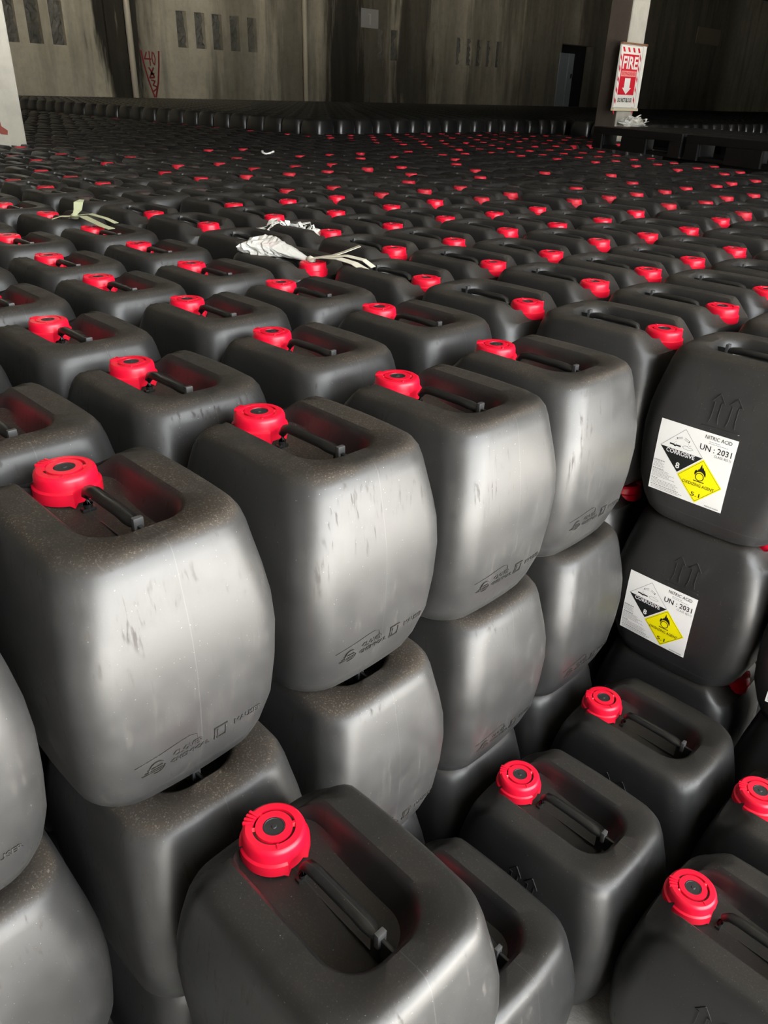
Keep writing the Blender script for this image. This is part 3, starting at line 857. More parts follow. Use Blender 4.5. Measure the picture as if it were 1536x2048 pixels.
    "C33,13,-9.776,4.420;C34,11,-10.083,3.890;B33,14,-9.774,4.672;C34,12,-10.084,4.158;C35,9,-10.377,3.380;C34,13,-10.070,4.420;C35,10,-10.376,3.644;"
    "C35,11,-10.376,3.893;B34,14,-10.086,4.671;C35,12,-10.389,4.154;C36,10,-10.676,3.636;C35,13,-10.386,4.414;C36,11,-10.664,3.900;B35,14,-10.375,4.665;"
    "C36,12,-10.687,4.158;C36,13,-10.674,4.413;C37,10,-10.969,3.641;C37,11,-10.979,3.895;B36,14,-10.678,4.676;C37,12,-10.982,4.146;C37,13,-10.976,4.407;"
    "C38,11,-11.268,3.891;B37,14,-10.976,4.687;C38,12,-11.281,4.150;C38,13,-11.279,4.400;B38,14,-11.267,4.669;C39,11,-11.566,3.915;C39,12,-11.569,4.155;"
    "C39,13,-11.567,4.412;B39,14,-11.573,4.671;C40,11,-11.859,3.895;C40,12,-11.871,4.147;C40,13,-11.871,4.413;B40,14,-11.863,4.675;C41,12,-12.159,4.154;"
    "C41,13,-12.159,4.416;B41,14,-12.159,4.661;C42,12,-12.453,4.146;C42,13,-12.467,4.419;B42,14,-12.463,4.683;C43,13,-12.757,4.408;B43,14,-12.757,4.670;"
    "C44,13,-13.046,4.424;B44,14,-13.051,4.670;C45,13,-13.352,4.420;B45,14,-13.357,4.668;B46,14,-13.645,4.677;B47,14,-13.949,4.671;"
)

ORD = ['', 'first', 'second', 'third', 'fourth', 'fifth', 'sixth', 'seventh', 'eighth', 'ninth', 'tenth', 'eleventh', 'twelfth', 'thirteenth', 'fourteenth',
       'fifteenth', 'sixteenth', 'seventeenth', 'eighteenth', 'nineteenth', 'twentieth']
NUM = ['no', 'one', 'two', 'three', 'four', 'five', 'six', 'seven', 'eight', 'nine', 'ten', 'eleven', 'twelve', 'thirteen', 'fourteen', 'fifteen', 'sixteen',
       'seventeen', 'eighteen', 'nineteen', 'twenty']
STACK = {-3: 'hindmost cut-off front stack', -2: 'outer cut-off front stack', -1: 'cut-off stack at the frame edge', 0: 'biggest front stack', 1: 'second front stack', 2: 'third front stack',
         3: 'fourth front stack beside the labelled cans'}
FRONT = {-1: 'stack cut off by the frame', 0: 'biggest front stack', 1: 'second front stack', 2: 'third front stack', 3: 'fourth front stack, beside the labelled cans'}

cells = []
for t in ''.join(TOP_LAYER).split(';'):
    if t:
        a = t[1:].split(',')
        cells.append((t[0], int(a[0]), int(a[1]), float(a[2]), float(a[3])))
N_SINGLE = 262
far_cells = []
for n, (g, i, j, u, v) in enumerate(cells):
    if n >= N_SINGLE:
        far_cells.append((g, i, j, u, v))
        continue
    dark = g == 'C'
    g = 'B' if dark else g
    d = 2 if n < 80 else 1 if n < 120 else 0
    if g == 'A' and i == 0:
        lab = 'top black jerrycan of the %s' % FRONT.get(j, STACK[j])
        grp = 'jerrycans of the front stacks'
    elif g == 'A':
        lab = 'red-capped jerrycan, %s in line behind the %s' % (ORD[i], STACK[j])
        grp = 'top layer jerrycans with handles toward the viewer'
    else:
        k = i + 1
        if j == 0:
            lab = 'red-capped black jerrycan, top layer, %s in line behind the labelled top can' % ORD[k]
        elif k == 0:
            lab = 'black jerrycan, top layer, %s beyond the labelled top can' % ORD[j]
        else:
            lab = 'red-capped black jerrycan, %s back from the labelled can, %s lines beyond its line' % (ORD[k], NUM[j])
        grp = 'top layer jerrycans with caps toward the far side'
    if dark: lab = lab.replace('red-capped black', 'dull-capped black')
    hz = False
    if g == 'B' and (i, j) == (-1, 0):
        lab = 'black jerrycan with white nitric acid label, topmost of its stack'; hz = True; grp = 'labelled jerrycans'
    near = n < 40
    jerrycan(u - (0 if not dark else 0), v, 0, 'A' if dark else g, lab, grp, d, max(0.12, 1.0 - 0.22 * max(0.0, math.hypot(u - 0.77, v + 0.29) - 1.0) - 0.05 * max(0.0, v)) * R_CAN.uniform(0.8, 1.0), math.radians(R_CAN.uniform(-0.5, 0.5)), near and g == 'B', g == 'A' and i == 0, hz, 0.0, dark)

# ---- lower layers of the front stacks
LOWER = [  # u, v, layer, facing, label, dust, hazard
    (0.125, 0.012, -1, 'A', 'middle black jerrycan of the biggest front stack, handle tip showing above', 1.0, 0),
    (0.105, 0.015, -2, 'A', 'bottom black jerrycan of the biggest front stack, mostly hidden', 1.0, 0),
    (0.126, 0.264, -1, 'A', 'middle black jerrycan of the second front stack', 1.0, 0),
    (0.110, 0.270, -2, 'A', 'bottom black jerrycan of the second front stack', 0.9, 0),
    (0.120, 0.524, -1, 'A', 'middle black jerrycan of the third front stack', 0.8, 0),
    (0.110, 0.530, -2, 'A', 'bottom black jerrycan of the third front stack', 0.7, 0),
    (0.114, 0.775, -1, 'A', 'middle black jerrycan of the fourth front stack, beside the labelled cans', 0.7, 0),
    (0.103, 0.785, -2, 'A', 'bottom black jerrycan of the fourth front stack, beside the labelled cans', 0.6, 0),
    (0.105, -0.245, -1, 'A', 'middle black jerrycan of the stack cut off by the frame', 1.0, 0),
    (0.105, -0.245, -2, 'A', 'bottom black jerrycan of the stack cut off by the frame', 1.0, 0),
    (0.332, 1.050, -1, 'B', 'black jerrycan with white nitric acid label, second from top of its stack', 0.5, 1),
    (0.332, 1.052, -2, 'B', 'bottom black jerrycan under the two labelled ones', 0.5, 0),
    (0.034, 1.052, -1, 'B', 'black jerrycan one layer down behind the labelled cans, red cap peeking out', 0.6, 0),
    (0.034, 1.052, -2, 'B', 'bottom black jerrycan behind the labelled cans, in deep shade', 0.5, 0),
    (0.622, 1.043, -1, 'B', 'labelled black jerrycan cut off by the frame, beside the two labelled cans', 0.5, 1),
    (0.632, 1.050, -2, 'B', 'bottom black jerrycan under the labelled one cut off by the frame', 0.5, 0),
    (0.340, 1.312, -1, 'B', 'black jerrycan in shade just beyond the labelled cans, red cap at its corner', 0.5, 0),
    (0.414, 0.022, -1, 'A', 'nearest low black jerrycan with the largest red cap, top fully visible', 0.25, 0),
    (0.400, 0.020, -2, 'A', 'bottom black jerrycan hidden under the nearest low one', 0.3, 0),
    (0.398, 0.262, -2, 'A', 'low black jerrycan whose cap hides behind the nearest low one', 0.25, 0),
    (0.398, 0.520, -2, 'A', 'low black jerrycan between the third front stack and its lower neighbours, red cap', 0.3, 0),
    (0.394, 0.783, -2, 'A', 'low black jerrycan just in front of the labelled stack, red cap', 0.3, 0),
    (0.690, 0.532, -2, 'A', 'low black jerrycan at the bottom frame corner, handle cut off, red cap', 0.3, 0),
    (0.685, 0.777, -2, 'A', 'low black jerrycan at the frame edge below the third label, red cap', 0.3, 0),
]
for (u, v, ly, g, lab, dust, hz) in LOWER:
    grp = 'labelled jerrycans' if hz else 'jerrycans of the lower layers'
    jerrycan(u, v, ly, g, lab, grp, 2, dust, math.radians(R_CAN.uniform(-0.5, 0.5)), g == 'B' or (u > 0.2 and ly == -2), g == 'A' and ly == -1 and u < 0.2, bool(hz), 0.012 if (g == 'A' and u > 0.2) else 0.0)

# ---- the rest of the field: far cans of the top layer, the palletised block behind, hidden lower layers
def many(name, spots, geo, mats, label, cat, smooth=True):
    """spots: (x, y, z, cos, sin); geo: list of (verts, faces, material index)."""
    V, F, MI = [], [], []
    o = 0
    for vs, fs, mi in geo:
        pass
    vs = np.concatenate([np.array(g[0], float) for g in geo])
    fs, mi, off = [], [], 0
    for g in geo:
        fs += [tuple(i + off for i in q) for q in g[1]]
        mi += list(g[2])
        off += len(g[0])
    S = np.array(spots, float)
    n = len(S)
    x = S[:, 3:4] * vs[None, :, 0] - S[:, 4:5] * vs[None, :, 1] + S[:, 0:1]
    y = S[:, 4:5] * vs[None, :, 0] + S[:, 3:4] * vs[None, :, 1] + S[:, 1:2]
    z = np.repeat(vs[None, :, 2], n, 0) + S[:, 2:3]
    allv = np.stack([x, y, z], 2).reshape(-1, 3)
    sizes = np.array([len(q) for q in fs])
    flat = np.concatenate([np.array(q) for q in fs])
    loops = (flat[None, :] + (np.arange(n) * len(vs))[:, None]).ravel()
    starts = np.concatenate([[0], np.cumsum(np.tile(sizes, n))[:-1]])
    me = bpy.data.meshes.new(name)
    me.vertices.add(len(allv)); me.vertices.foreach_set('co', allv.ravel())
    me.loops.add(len(loops)); me.loops.foreach_set('vertex_index', loops.astype(np.int32))
    me.polygons.add(len(starts)); me.polygons.foreach_set('loop_start', starts.astype(np.int32))
    me.polygons.foreach_set('material_index', np.tile(np.array(mi), n).astype(np.int32))
    me.polygons.foreach_set('use_smooth', [smooth] * len(starts))
    for m in mats:
        me.materials.append(m)
    me.update(calc_edges=True)
    me.validate()
    ob = bpy.data.objects.new(name, me)
    COL.objects.link(ob)
    tag(ob, label, cat, None, 'stuff')
    return ob

far_body = can_body_geo(3, 2, [0, 3, 6, 9, 12], False)
block_body = can_body_geo(2, 2, [0, 5, 8, 10, 12], False)
cap_f = cap_geo(10, False)
han_f = MB(); han_f.box((-0.050, -0.008, 0.264), (-0.036, 0.008, 0.300)); han_f.box((-0.042, -0.009, 0.289), (0.078, 0.009, 0.301))
rr = random.Random(4)
spots = []
dull_spots = []
for (g, i, j, u, v) in far_cells:
    if g == 'C':
        a = math.radians(rr.uniform(-1, 1))
        dull_spots.append((u, v, Z0 - 0.302 + rr.uniform(-0.003, 0.003), math.cos(a), math.sin(a)))
        continue
    a = (0 if g == 'A' else math.pi) + math.radians(rr.uniform(-1, 1))
    spots.append((u, v, Z0 - 0.302 + rr.uniform(-0.003, 0.003), math.cos(a), math.sin(a)))
many('jerrycan_field', spots,
     [(far_body[0], far_body[1], [0] * len(far_body[1])), (cap_f.v, cap_f.f, [1] * len(cap_f.f)), (han_f.v, han_f.f, [2] * len(han_f.f))],
     [M_CAN_FAR, M_CAP_FAR, M_HANDLE], 'hundreds of far black jerrycans of the top layer, red caps shrinking to dots', 'jerrycans')

many('jerrycan_field', dull_spots,
     [(far_body[0], far_body[1], [0] * len(far_body[1])), (cap_f.v, cap_f.f, [1] * len(cap_f.f)), (han_f.v, han_f.f, [2] * len(han_f.f))],
     [M_CAN_FAR, M_CAP_DULL, M_HANDLE], 'dozens of far black jerrycans with dull dark caps among the red-capped ones', 'jerrycans')
PZ = 0.125      # the block at the back stands on a pallet's height more
spots = []
for i in range(0, 36):
    u = -5.50 - 0.300 * i
    for j in range(0, 108):
        v = 5.02 + 0.2545 * j
        lim = 5.02 + (0.0 if u > -6.3 else 0.0)
        if u < -12 and v > 22 + (u + 16) * 1.5: continue
        if u < -15.3: continue
        if -4.4 < u and 7.0 < v < 8.0: continue
        spots.append((u + rr.uniform(-0.012, 0.012), v + rr.uniform(-0.008, 0.008), Z0 - 0.302 + PZ, 1.0, 0.0))
for i in range(0, 5):
    for j in range(0, 30):
        u, v = -4.20 - 0.300 * i, 9.0 + 0.2545 * j
        if u > -5.3:
            spots.append((u + rr.uniform(-0.012, 0.012), v, Z0 - 0.302 + PZ, 1.0, 0.0))
many('jerrycan_block', spots, [(block_body[0], block_body[1], [0] * len(block_body[1]))], [M_CAN_BLOCK],
     'raised block of black jerrycans along the back wall, grey ends toward the viewer', 'jerrycans')

low = []
seen = {(round(c[0], 1), round(c[1], 1), c[2]) for c in LOWER}
for (g, i, j, u, v) in cells:
    for ly in (-1, -2):
        if (g == 'A' and i == 0 and j >= -1) or (g == 'B' and j == 0 and i <= 0) or (g == 'B' and i == -1 and j == 1 and ly == -1):
            continue
        a = 0 if g == 'A' else math.pi
        low.append((u, v, Z0 - 0.302 + 0.308 * ly, math.cos(a), math.sin(a)))
many('jerrycan_underlayers', low, [(block_body[0], block_body[1], [0] * len(block_body[1]))], [M_CAN_FAR],
     'black jerrycans of the lower layers, glimpsed only in gaps under the top layer', 'jerrycans')

# ---------------------------------------------------------------- the hall
def struct(o):
    o['kind'] = 'structure'
    return o

M_FLOOR = concrete('dusty_floor_concrete', (0.36, 0.345, 0.32), (0.27, 0.26, 0.24))
STAINS_AND_SHADE = [(8.78, 0.25, 0.30, 0.93), (9.15, 0.08, 0.35, 0.6), (11.4, 0.35, 0.5, 0.45), (13.1, 0.25, 0.6, 0.55), (14.9, 0.45, 0.7, 0.92), (15.7, 0.4, 0.6, 0.75), (17.4, 0.5, 0.4, 0.80),
          (18.6, 0.3, 0.5, 0.35), (20.3, 0.3, 0.4, 0.35), (23.3, 1.2, 1.6, 0.6), (27.0, 1.5, 1.0, 0.75), (32, 4.0, 2.0, 0.70)]  # real stains, plus broad far bands that paint in the wall's fading light
M_WALL = concrete('stained_shaded_wall_concrete', (0.84, 0.74, 0.54), (0.63, 0.55, 0.39), STAINS_AND_SHADE)
M_COLUMN = concrete('column_plaster', (0.48, 0.46, 0.40), (0.40, 0.38, 0.315), None, 0.35)
M_BROWN = concrete('dark_brown_concrete', (0.075, 0.058, 0.046), (0.05, 0.04, 0.032), None, 0.5)
M_RUBBLE = concrete('niche_fill', (0.30, 0.28, 0.23), (0.16, 0.15, 0.12))
M_PIPE = plain('cream_pipe_paint', (0.82, 0.72, 0.52), 0.5)
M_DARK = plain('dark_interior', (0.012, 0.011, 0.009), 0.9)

mb = MB(); mb.box((-16.5, -8, -0.25), (4.4, 46, 0.0))
struct(mb.build('floor', M_FLOOR))
mb = MB(); mb.box((4.4, -25, -0.25), (30, 60, -0.01))
struct(mb.build('ground', concrete('yard_concrete', (0.41, 0.40, 0.38), (0.33, 0.32, 0.30))))
M_SHELL = concrete('shell_concrete', (0.30, 0.27, 0.22), (0.2, 0.18, 0.14))
mb = MB()                                      # front wall with the loading door
mb.box((4.2, -8, 0), (4.4, -2.2, 5.2)); mb.box((4.2, 4.2, 0), (4.4, 46, 5.2)); mb.box((4.2, -2.2, 4.6), (4.4, 4.2, 5.2))
struct(mb.build('wall_front', M_SHELL))
mb = MB(); mb.box((-16.3, -8.2, 0), (4.4, -8, 5.2)); struct(mb.build('wall_side', M_SHELL))
mb = MB(); mb.box((-16.3, 46, 0), (4.4, 46.2, 5.2)); struct(mb.build('wall_end', M_SHELL))
mb = MB(); mb.box((-16.5, -8, 5.2), (4.4, 46, 5.45))
struct(mb.build('ceiling', concrete('ceiling_concrete', (0.12, 0.11, 0.09), (0.08, 0.075, 0.06))))

WX = -16.0
# back wall: a face with ventilation niches cut into it
niches = []
for v0 in (6.38, 6.84, 7.29):
    niches.append((v0, v0 + 0.27, 0.99, 1.72))
for v0 in (10.03, 10.48, 10.92, 11.38, 11.85):
    niches.append((v0, v0 + 0.25, 1.085, 1.75))
for v0 in (15.95, 16.43):
    niches.append((v0, v0 + 0.25, 1.115, 1.80))
for v0 in (19.08, 19.53, 19.98, 20.44, 20.89):
    niches.append((v0, v0 + 0.25, 1.12, 1.79))
DOOR = (24.3, 26.2, 1.92)
def back_wall():
    mb = MB()
    ys = sorted({-8.0, 46.0, DOOR[0], DOOR[1]} | {n[0] for n in niches} | {n[1] for n in niches})
    zs_all = {-Z0, 4.3}
    for a, b in zip(ys, ys[1:]):
        n = next((q for q in niches if q[0] <= a + 1e-6 and b <= q[1] + 1e-6), None)
        if n:
            spans = [(-Z0, n[2]), (n[3], 4.3)]
        elif a >= DOOR[0] - 1e-6 and b <= DOOR[1] + 1e-6:
            spans = [(DOOR[2], 4.3)]
        else:
            spans = [(-Z0, 4.3)]
        for z0, z1 in spans:
            mb.box((WX - 0.3, a, z0 + Z0), (WX, b, z1 + Z0))
    return mb.build('wall_back', M_WALL)
wall = struct(back_wall())
rn = random.Random(8)
for (a, b, z0, z1) in niches:
    # blocked-up niche: lumpy filling set back from the face
    n, k = 5, 10
    vs, fs = [], []
    for j in range(k + 1):
        for i in range(n + 1):
            d = -0.10 + rn.uniform(-0.05, 0.05)
            vs.append((WX + d, a + (b - a) * i / n, Z0 + z0 + (z1 - z0) * j / k))
    for j in range(k):
        for i in range(n):
            q = j * (n + 1) + i
            fs.append((q, q + 1, q + n + 2, q + n + 1))
    mesh_obj('niche_filling', vs, fs, M_RUBBLE, wall, False)
def pipe(v, r, zb):
    mb = MB()
    mb.tube([(WX + 0.10, v, Z0 + zb), (WX + 0.10, v, Z0 + 4.25)], r, 14)
    for z in (0.6, 2.0, 3.4):
        mb.box((WX + 0.006, v - r * 0.5, Z0 + z), (WX + 0.10, v + r * 0.5, Z0 + z + 0.03))
    return mb
o = pipe(8.86, 0.062, -0.9).build('downpipe', M_PIPE, None, True)
tag(o, 'cream downpipe on the back wall beside the red graffiti', 'pipe', 'downpipes on the back wall')
o = pipe(13.44, 0.055, -0.9).build('downpipe', M_PIPE, None, True)
tag(o, 'cream downpipe on the back wall between two groups of niches', 'pipe', 'downpipes on the back wall')
# wall pilaster strips behind the pipes, at the bay lines
for k, v in enumerate((8.55, 17.75, 22.25)):
    mb = MB(); mb.box((WX - 0.02, v - 0.16, 0.0), (WX + 0.07, v + 0.10, Z0 + 4.3), 0, 0.01)
    struct(mb.build('trim_%d' % (k + 1), M_WALL))
# doorway
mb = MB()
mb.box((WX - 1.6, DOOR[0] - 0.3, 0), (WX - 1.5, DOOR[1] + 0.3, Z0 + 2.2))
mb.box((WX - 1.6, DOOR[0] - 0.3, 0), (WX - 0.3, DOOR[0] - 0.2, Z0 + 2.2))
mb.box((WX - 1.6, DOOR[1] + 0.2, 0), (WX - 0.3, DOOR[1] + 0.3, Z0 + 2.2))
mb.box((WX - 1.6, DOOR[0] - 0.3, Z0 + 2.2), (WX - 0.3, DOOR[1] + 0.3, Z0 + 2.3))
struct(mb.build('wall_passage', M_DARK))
mb = MB()
mb.box((WX - 0.02, 24.22, 0.02), (WX + 0.03, 24.70, Z0 + 1.66), 0, 0.006)
mb.box((WX - 0.01, 24.72, 0.02), (WX + 0.05, 25.02, Z0 + 1.66), 0, 0.006)
mb.box((WX + 0.05, 24.90, Z0 + 0.95), (WX + 0.09, 24.94, Z0 + 1.08), 1, 0.005)
struct(mb.build('door_1', [plain('grey_door_paint', (0.33, 0.36, 0.36), 0.5), M_INK]))

# graffiti on the wall
M_RED = plain('red_spray_paint', (0.34, 0.03, 0.028), 0.7)
def wall_line(mb, pts, w, off=0.004):
    for (a, b), (c, d) in zip(pts, pts[1:]):
        l = math.hypot(c - a, d - b)
        ny, nz = -(d - b) / l * w / 2, (c - a) / l * w / 2
        ey, ez = (c - a) / l * w * 0.3, (d - b) / l * w * 0.3
        mb.add([(WX + off, y, Z0 + z) for y, z in ((a - ey + ny, b - ez + nz), (a - ey - ny, b - ez - nz), (c + ey - ny, d + ez - nz), (c + ey + ny, d + ez + nz))], [(0, 1, 2, 3)])
mb = MB()
def G(px, py):     # drawing grid of the graffiti: 0..1 across, 0..1 down
    return (9.12 + 0.43 * px, 0.98 - 0.84 * py)
wall_line(mb, [G(0.02, 0.0), G(0.10, 0.25), G(0.27, 0.62), G(0.52, 1.0)], 0.035)
wall_line(mb, [G(0.98, 0.0), G(0.92, 0.30), G(0.80, 0.68), G(0.60, 1.0)], 0.040)
wall_line(mb, [G(0.30, 0.03), G(0.18, 0.17), G(0.52, 0.17)], 0.030)
wall_line(mb, [G(0.45, 0.01), G(0.46, 0.31)], 0.028)
wall_line(mb, [G(0.62, 0.02), G(0.70, 0.05), G(0.75, 0.16), G(0.70, 0.29), G(0.62, 0.26), G(0.58, 0.14), G(0.62, 0.02)], 0.026)
wall_line(mb, [G(0.36, 0.36), G(0.62, 0.56)], 0.034)
wall_line(mb, [G(0.60, 0.36), G(0.36, 0.58), G(0.60, 0.57)], 0.034)
wall_line(mb, [G(0.46, 0.48), G(0.58, 0.50)], 0.05)
wall_line(mb, [G(0.44, 0.63), G(0.62, 0.65), G(0.50, 0.74), G(0.66, 0.77), G(0.70, 0.81), G(0.48, 0.88)], 0.030)
gr = mb.build('graffiti', M_RED, wall, False)
gr['label'] = 'red spray painted wedge with numbers 40 and 3'

# paper notice and board on the back wall
def notice():
    mb = MB()
    mb.box((WX + 0.004, 15.34, Z0 + 1.79), (WX + 0.022, 15.94, Z0 + 2.20), 0, 0.003)
    mb.box((WX + 0.022, 15.62, Z0 + 1.86), (WX + 0.024, 15.68, Z0 + 2.10), 1)
    mb.box((WX + 0.022, 15.58, Z0 + 2.07), (WX + 0.024, 15.66, Z0 + 2.10), 1)
    o = mb.build('wall_notice', [plain('grey_notice_paper', (0.50, 0.47, 0.42), 0.7), plain('pale_print', (0.62, 0.60, 0.52), 0.7)])
    tag(o, 'small pale square notice on the dark stained back wall', 'notice')
notice()
mb = MB(); mb.box((WX + 0.004, 33.4, Z0 + 2.42), (WX + 0.05, 35.4, Z0 + 2.98), 0, 0.01)
tag(mb.build('wall_board', plain('brown_board', (0.30, 0.23, 0.16), 0.8)), 'dull brown board on the dark back wall beyond the sign', 'board')

# columns
def column(name, u, v0, v1, depth):
    mb = MB()
    mb.box((u - depth, v0, 0.0), (u, v1, 5.2), 0, 0.012)
    return struct(mb.build(name, M_COLUMN))
cl = column('column_1', -4.78, 1.45, 1.945, 0.45)
mb = MB()
mb.add([(-4.776, v, Z0 + z) for v, z in ((1.76, 0.155), (1.795, 0.16), (1.80, 0.11), (1.835, 0.085), (1.83, 0.06), (1.79, 0.065), (1.76, 0.09))], [(0, 6, 5, 4, 3, 2, 1)])
ms = mb.build('stain', plain('rust_red_paint', (0.22, 0.05, 0.035), 0.8), cl); ms['label'] = 'rust red mark'
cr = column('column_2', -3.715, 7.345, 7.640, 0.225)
cr.data.materials[0] = M_BROWN  # dark brown body, only the front facing is pale
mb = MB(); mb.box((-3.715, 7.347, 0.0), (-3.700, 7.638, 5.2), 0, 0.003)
mb.build('pale_facing', M_COLUMN, cr)['label'] = 'pale front face'

# fire extinguisher sign on the second column
def fire_sign():
    root = empty('fire_sign', (-3.68, 7.44, Z0 + 0.56))
    tag(root, 'red and white fire extinguisher sign with arrow on the thin column', 'sign')
    W, H = 0.46, 0.55
    mb = MB()
    mb.box((-0.018, -W / 2, -H / 2), (0.006, W / 2, H / 2), 0, 0.004)
    mb.box((-0.018, -W / 2 - 0.004, H / 2 - 0.008), (0.014, W / 2 + 0.004, H / 2 + 0.010), 1, 0.003)
    mb.box((-0.018, -W / 2 - 0.004, -H / 2 - 0.014), (0.016, W / 2 + 0.004, -H / 2 + 0.010), 2, 0.003)
    pl = mb.build('board', [plain('white_sign_paint', (0.86, 0.83, 0.74), 0.5), plain('brown_edge', (0.20, 0.10, 0.05), 0.7), plain('cream_edge', (0.62, 0.55, 0.38), 0.6)], root)
    RED = plain('sign_red', (0.62, 0.015, 0.03), 0.5); PINK = plain('sign_pink', (0.80, 0.30, 0.27), 0.5); WH = plain('sign_white', (0.88, 0.86, 0.78), 0.5)
    mb = MB()
    X1, X2, X3 = 0.0070, 0.0080, 0.0090
    cx = -0.045
    def P(x, y, off): return (off, cx + x, y)
    def rect(x0, x1, y0, y1, off, mi): mb.add([P(x0, y0, off), P(x1, y0, off), P(x1, y1, off), P(x0, y1, off)], [(0, 1, 2, 3)], mi)
    def poly(pts, off, mi): mb.add([P(x, y, off) for x, y in pts], [tuple(range(len(pts)))], mi)
    hw = 0.150
    rect(-hw, hw, -0.150, 0.190, X2, 0)          # red field
    # striped border
    for k in range(4):
        x = -0.175 + k * 0.092
        poly([(x, 0.245), (x + 0.034, 0.245), (x + 0.062, 0.208), (x + 0.028, 0.208)], X1, 0)
    for k in range(6):
        y = 0.190 - k * 0.090
        poly([(-0.188, y), (-0.162, y - 0.028), (-0.162, y - 0.066), (-0.188, y - 0.036)], X1, 0)
        poly([(0.162, y + 0.012), (0.188, y - 0.022), (0.188, y - 0.060), (0.162, y - 0.026)], X1, 0)
    def txt(body, h, y, off, mi, bold, width):
        v, f = text_geo(body, h, 'CENTER', bold)
        w = max(p[0] for p in v) - min(p[0] for p in v)
        mb.add([P(a * width / w, y + b, off) for a, b, _ in v], f, mi)
    txt('FIRE', 0.100, 0.115, X3, 1, 0.03, 0.275)
    rect(-0.140, 0.140, 0.005, 0.052, X3, 2)
    txt('EXTINGUISHER', 0.026, 0.028, X3 + 0.001, 0, 0.02, 0.255)
    poly([(-0.052, -0.008), (0.052, -0.008), (0.052, -0.090), (0.085, -0.090), (0.0, -0.146), (-0.085, -0.090), (-0.052, -0.090)], X3, 1)
    txt('DO NOT BLOCK', 0.036, -0.197, X3, 3, 0.02, 0.265)
    for yy in (0.262, -0.262):
        rect(-0.20, 0.20, yy - 0.0025, yy + 0.0025, X2, 4)
    for xx in (-0.202, 0.205):
        rect(xx - 0.0025, xx + 0.0025, -0.262, 0.262, X2, 4)
    mb.build('printed_face', [RED, WH, PINK, M_INK, M_GREYINK], root)
fire_sign()

# ---------------------------------------------------------------- pallets, crates
M_PALLET = plain('black_pallet_plastic', (0.007, 0.007, 0.007), 0.6, 0.0, 0.25)
def pallet(loc, rz, label):
    root = empty('pallet', loc, rz)
    tag(root, label, 'pallet', 'black plastic pallets by the thin column')
    for k in range(7):
        mb = MB(); y = 0.02 + k * 0.151
        mb.box((0, y, 0.135), (1.2, y + 0.105, 0.160), 0, 0.004)
        mb.build('deck_board', M_PALLET, root)
    for x in (0.0, 0.53, 1.06):
        for y in (0.02, 0.46, 0.90):
            mb = MB(); mb.box((x, y, 0.022), (x + 0.14, y + 0.125, 0.135), 0, 0.006)
            mb.build('block', M_PALLET, root)
    for y in (0.02, 0.46, 0.90):
        mb = MB(); mb.box((0, y, 0.0), (1.2, y + 0.125, 0.022), 0, 0.004)
        mb.build('runner', M_PALLET, root)
    for y in (0.0, 1.03):                        # side boards with two fork openings
        mb = MB()
        mb.box((0, y, 0.105), (1.2, y + 0.018, 0.158), 0, 0.003)
        for x0, x1 in ((0.0, 0.14), (0.43, 0.77), (1.06, 1.2)):
            mb.box((x0, y, 0.0), (x1, y + 0.018, 0.105), 0, 0.003)
        mb.build('side_board', M_PALLET, root)
    mb = MB(); mb.box((0.0, 0.50, 0.022), (1.2, 0.53, 0.135), 0, 0.003)
    mb.build('stringer', M_PALLET, root)

pa = math.atan2(5.44 - 6.02, -2.01 + 3.12)
pallet((-3.12, 6.02, Z0 + 0.008), pa, 'black plastic pallet on the cans, in front of the thin column')
pallet((-2.01, 5.44, Z0 + 0.008), pa, 'black plastic pallet on the cans, cut off by the frame')

# ---------------------------------------------------------------- litter on the cans
def film_material(name, col, alpha):
    m, nt, p = new_mat(name)
    p.inputs['Base Color'].default_value = (*col, 1)
    p.inputs['Roughness'].default_value = 0.25
    p.inputs['Alpha'].default_value = alpha
    return m
M_FILM = film_material('clear_plastic_film', (0.78, 0.77, 0.72), 0.50)
M_STRAP = plain('pale_strap_plastic', (0.62, 0.58, 0.48), 0.45)
M_GREENSTRAP = plain('pale_green_tape', (0.46, 0.48, 0.30), 0.55)
M_WHITEFILM = plain('white_plastic_shreds', (0.80, 0.79, 0.74), 0.4)

def ribbon(mb, pts, w, th=0.0012, mi=0, side=None):
    pts = [Vector(p) for p in pts]
    vs = []
    for k, p in enumerate(pts):
        t = (pts[min(k + 1, len(pts) - 1)] - pts[max(k - 1, 0)]).normalized()
        s = side if side is not None else t.cross(Vector((0, 0, 1))).normalized()
        n = s.cross(t).normalized()
        ww = w[k] if isinstance(w, (list, tuple)) else w
        vs += [p + s * ww / 2 + n * th / 2, p - s * ww / 2 + n * th / 2, p - s * ww / 2 - n * th / 2, p + s * ww / 2 - n * th / 2]
    fs = [(0, 1, 2, 3)]
    for k in range(len(pts) - 1):
        o = 4 * k
        for i in range(4):
            j = (i + 1) % 4
            fs.append((o + j, o + i, o + 4 + i, o + 4 + j))
    o = 4 * (len(pts) - 1)
    fs.append((o + 3, o + 2, o + 1, o))
    mb.add(vs, fs, mi)

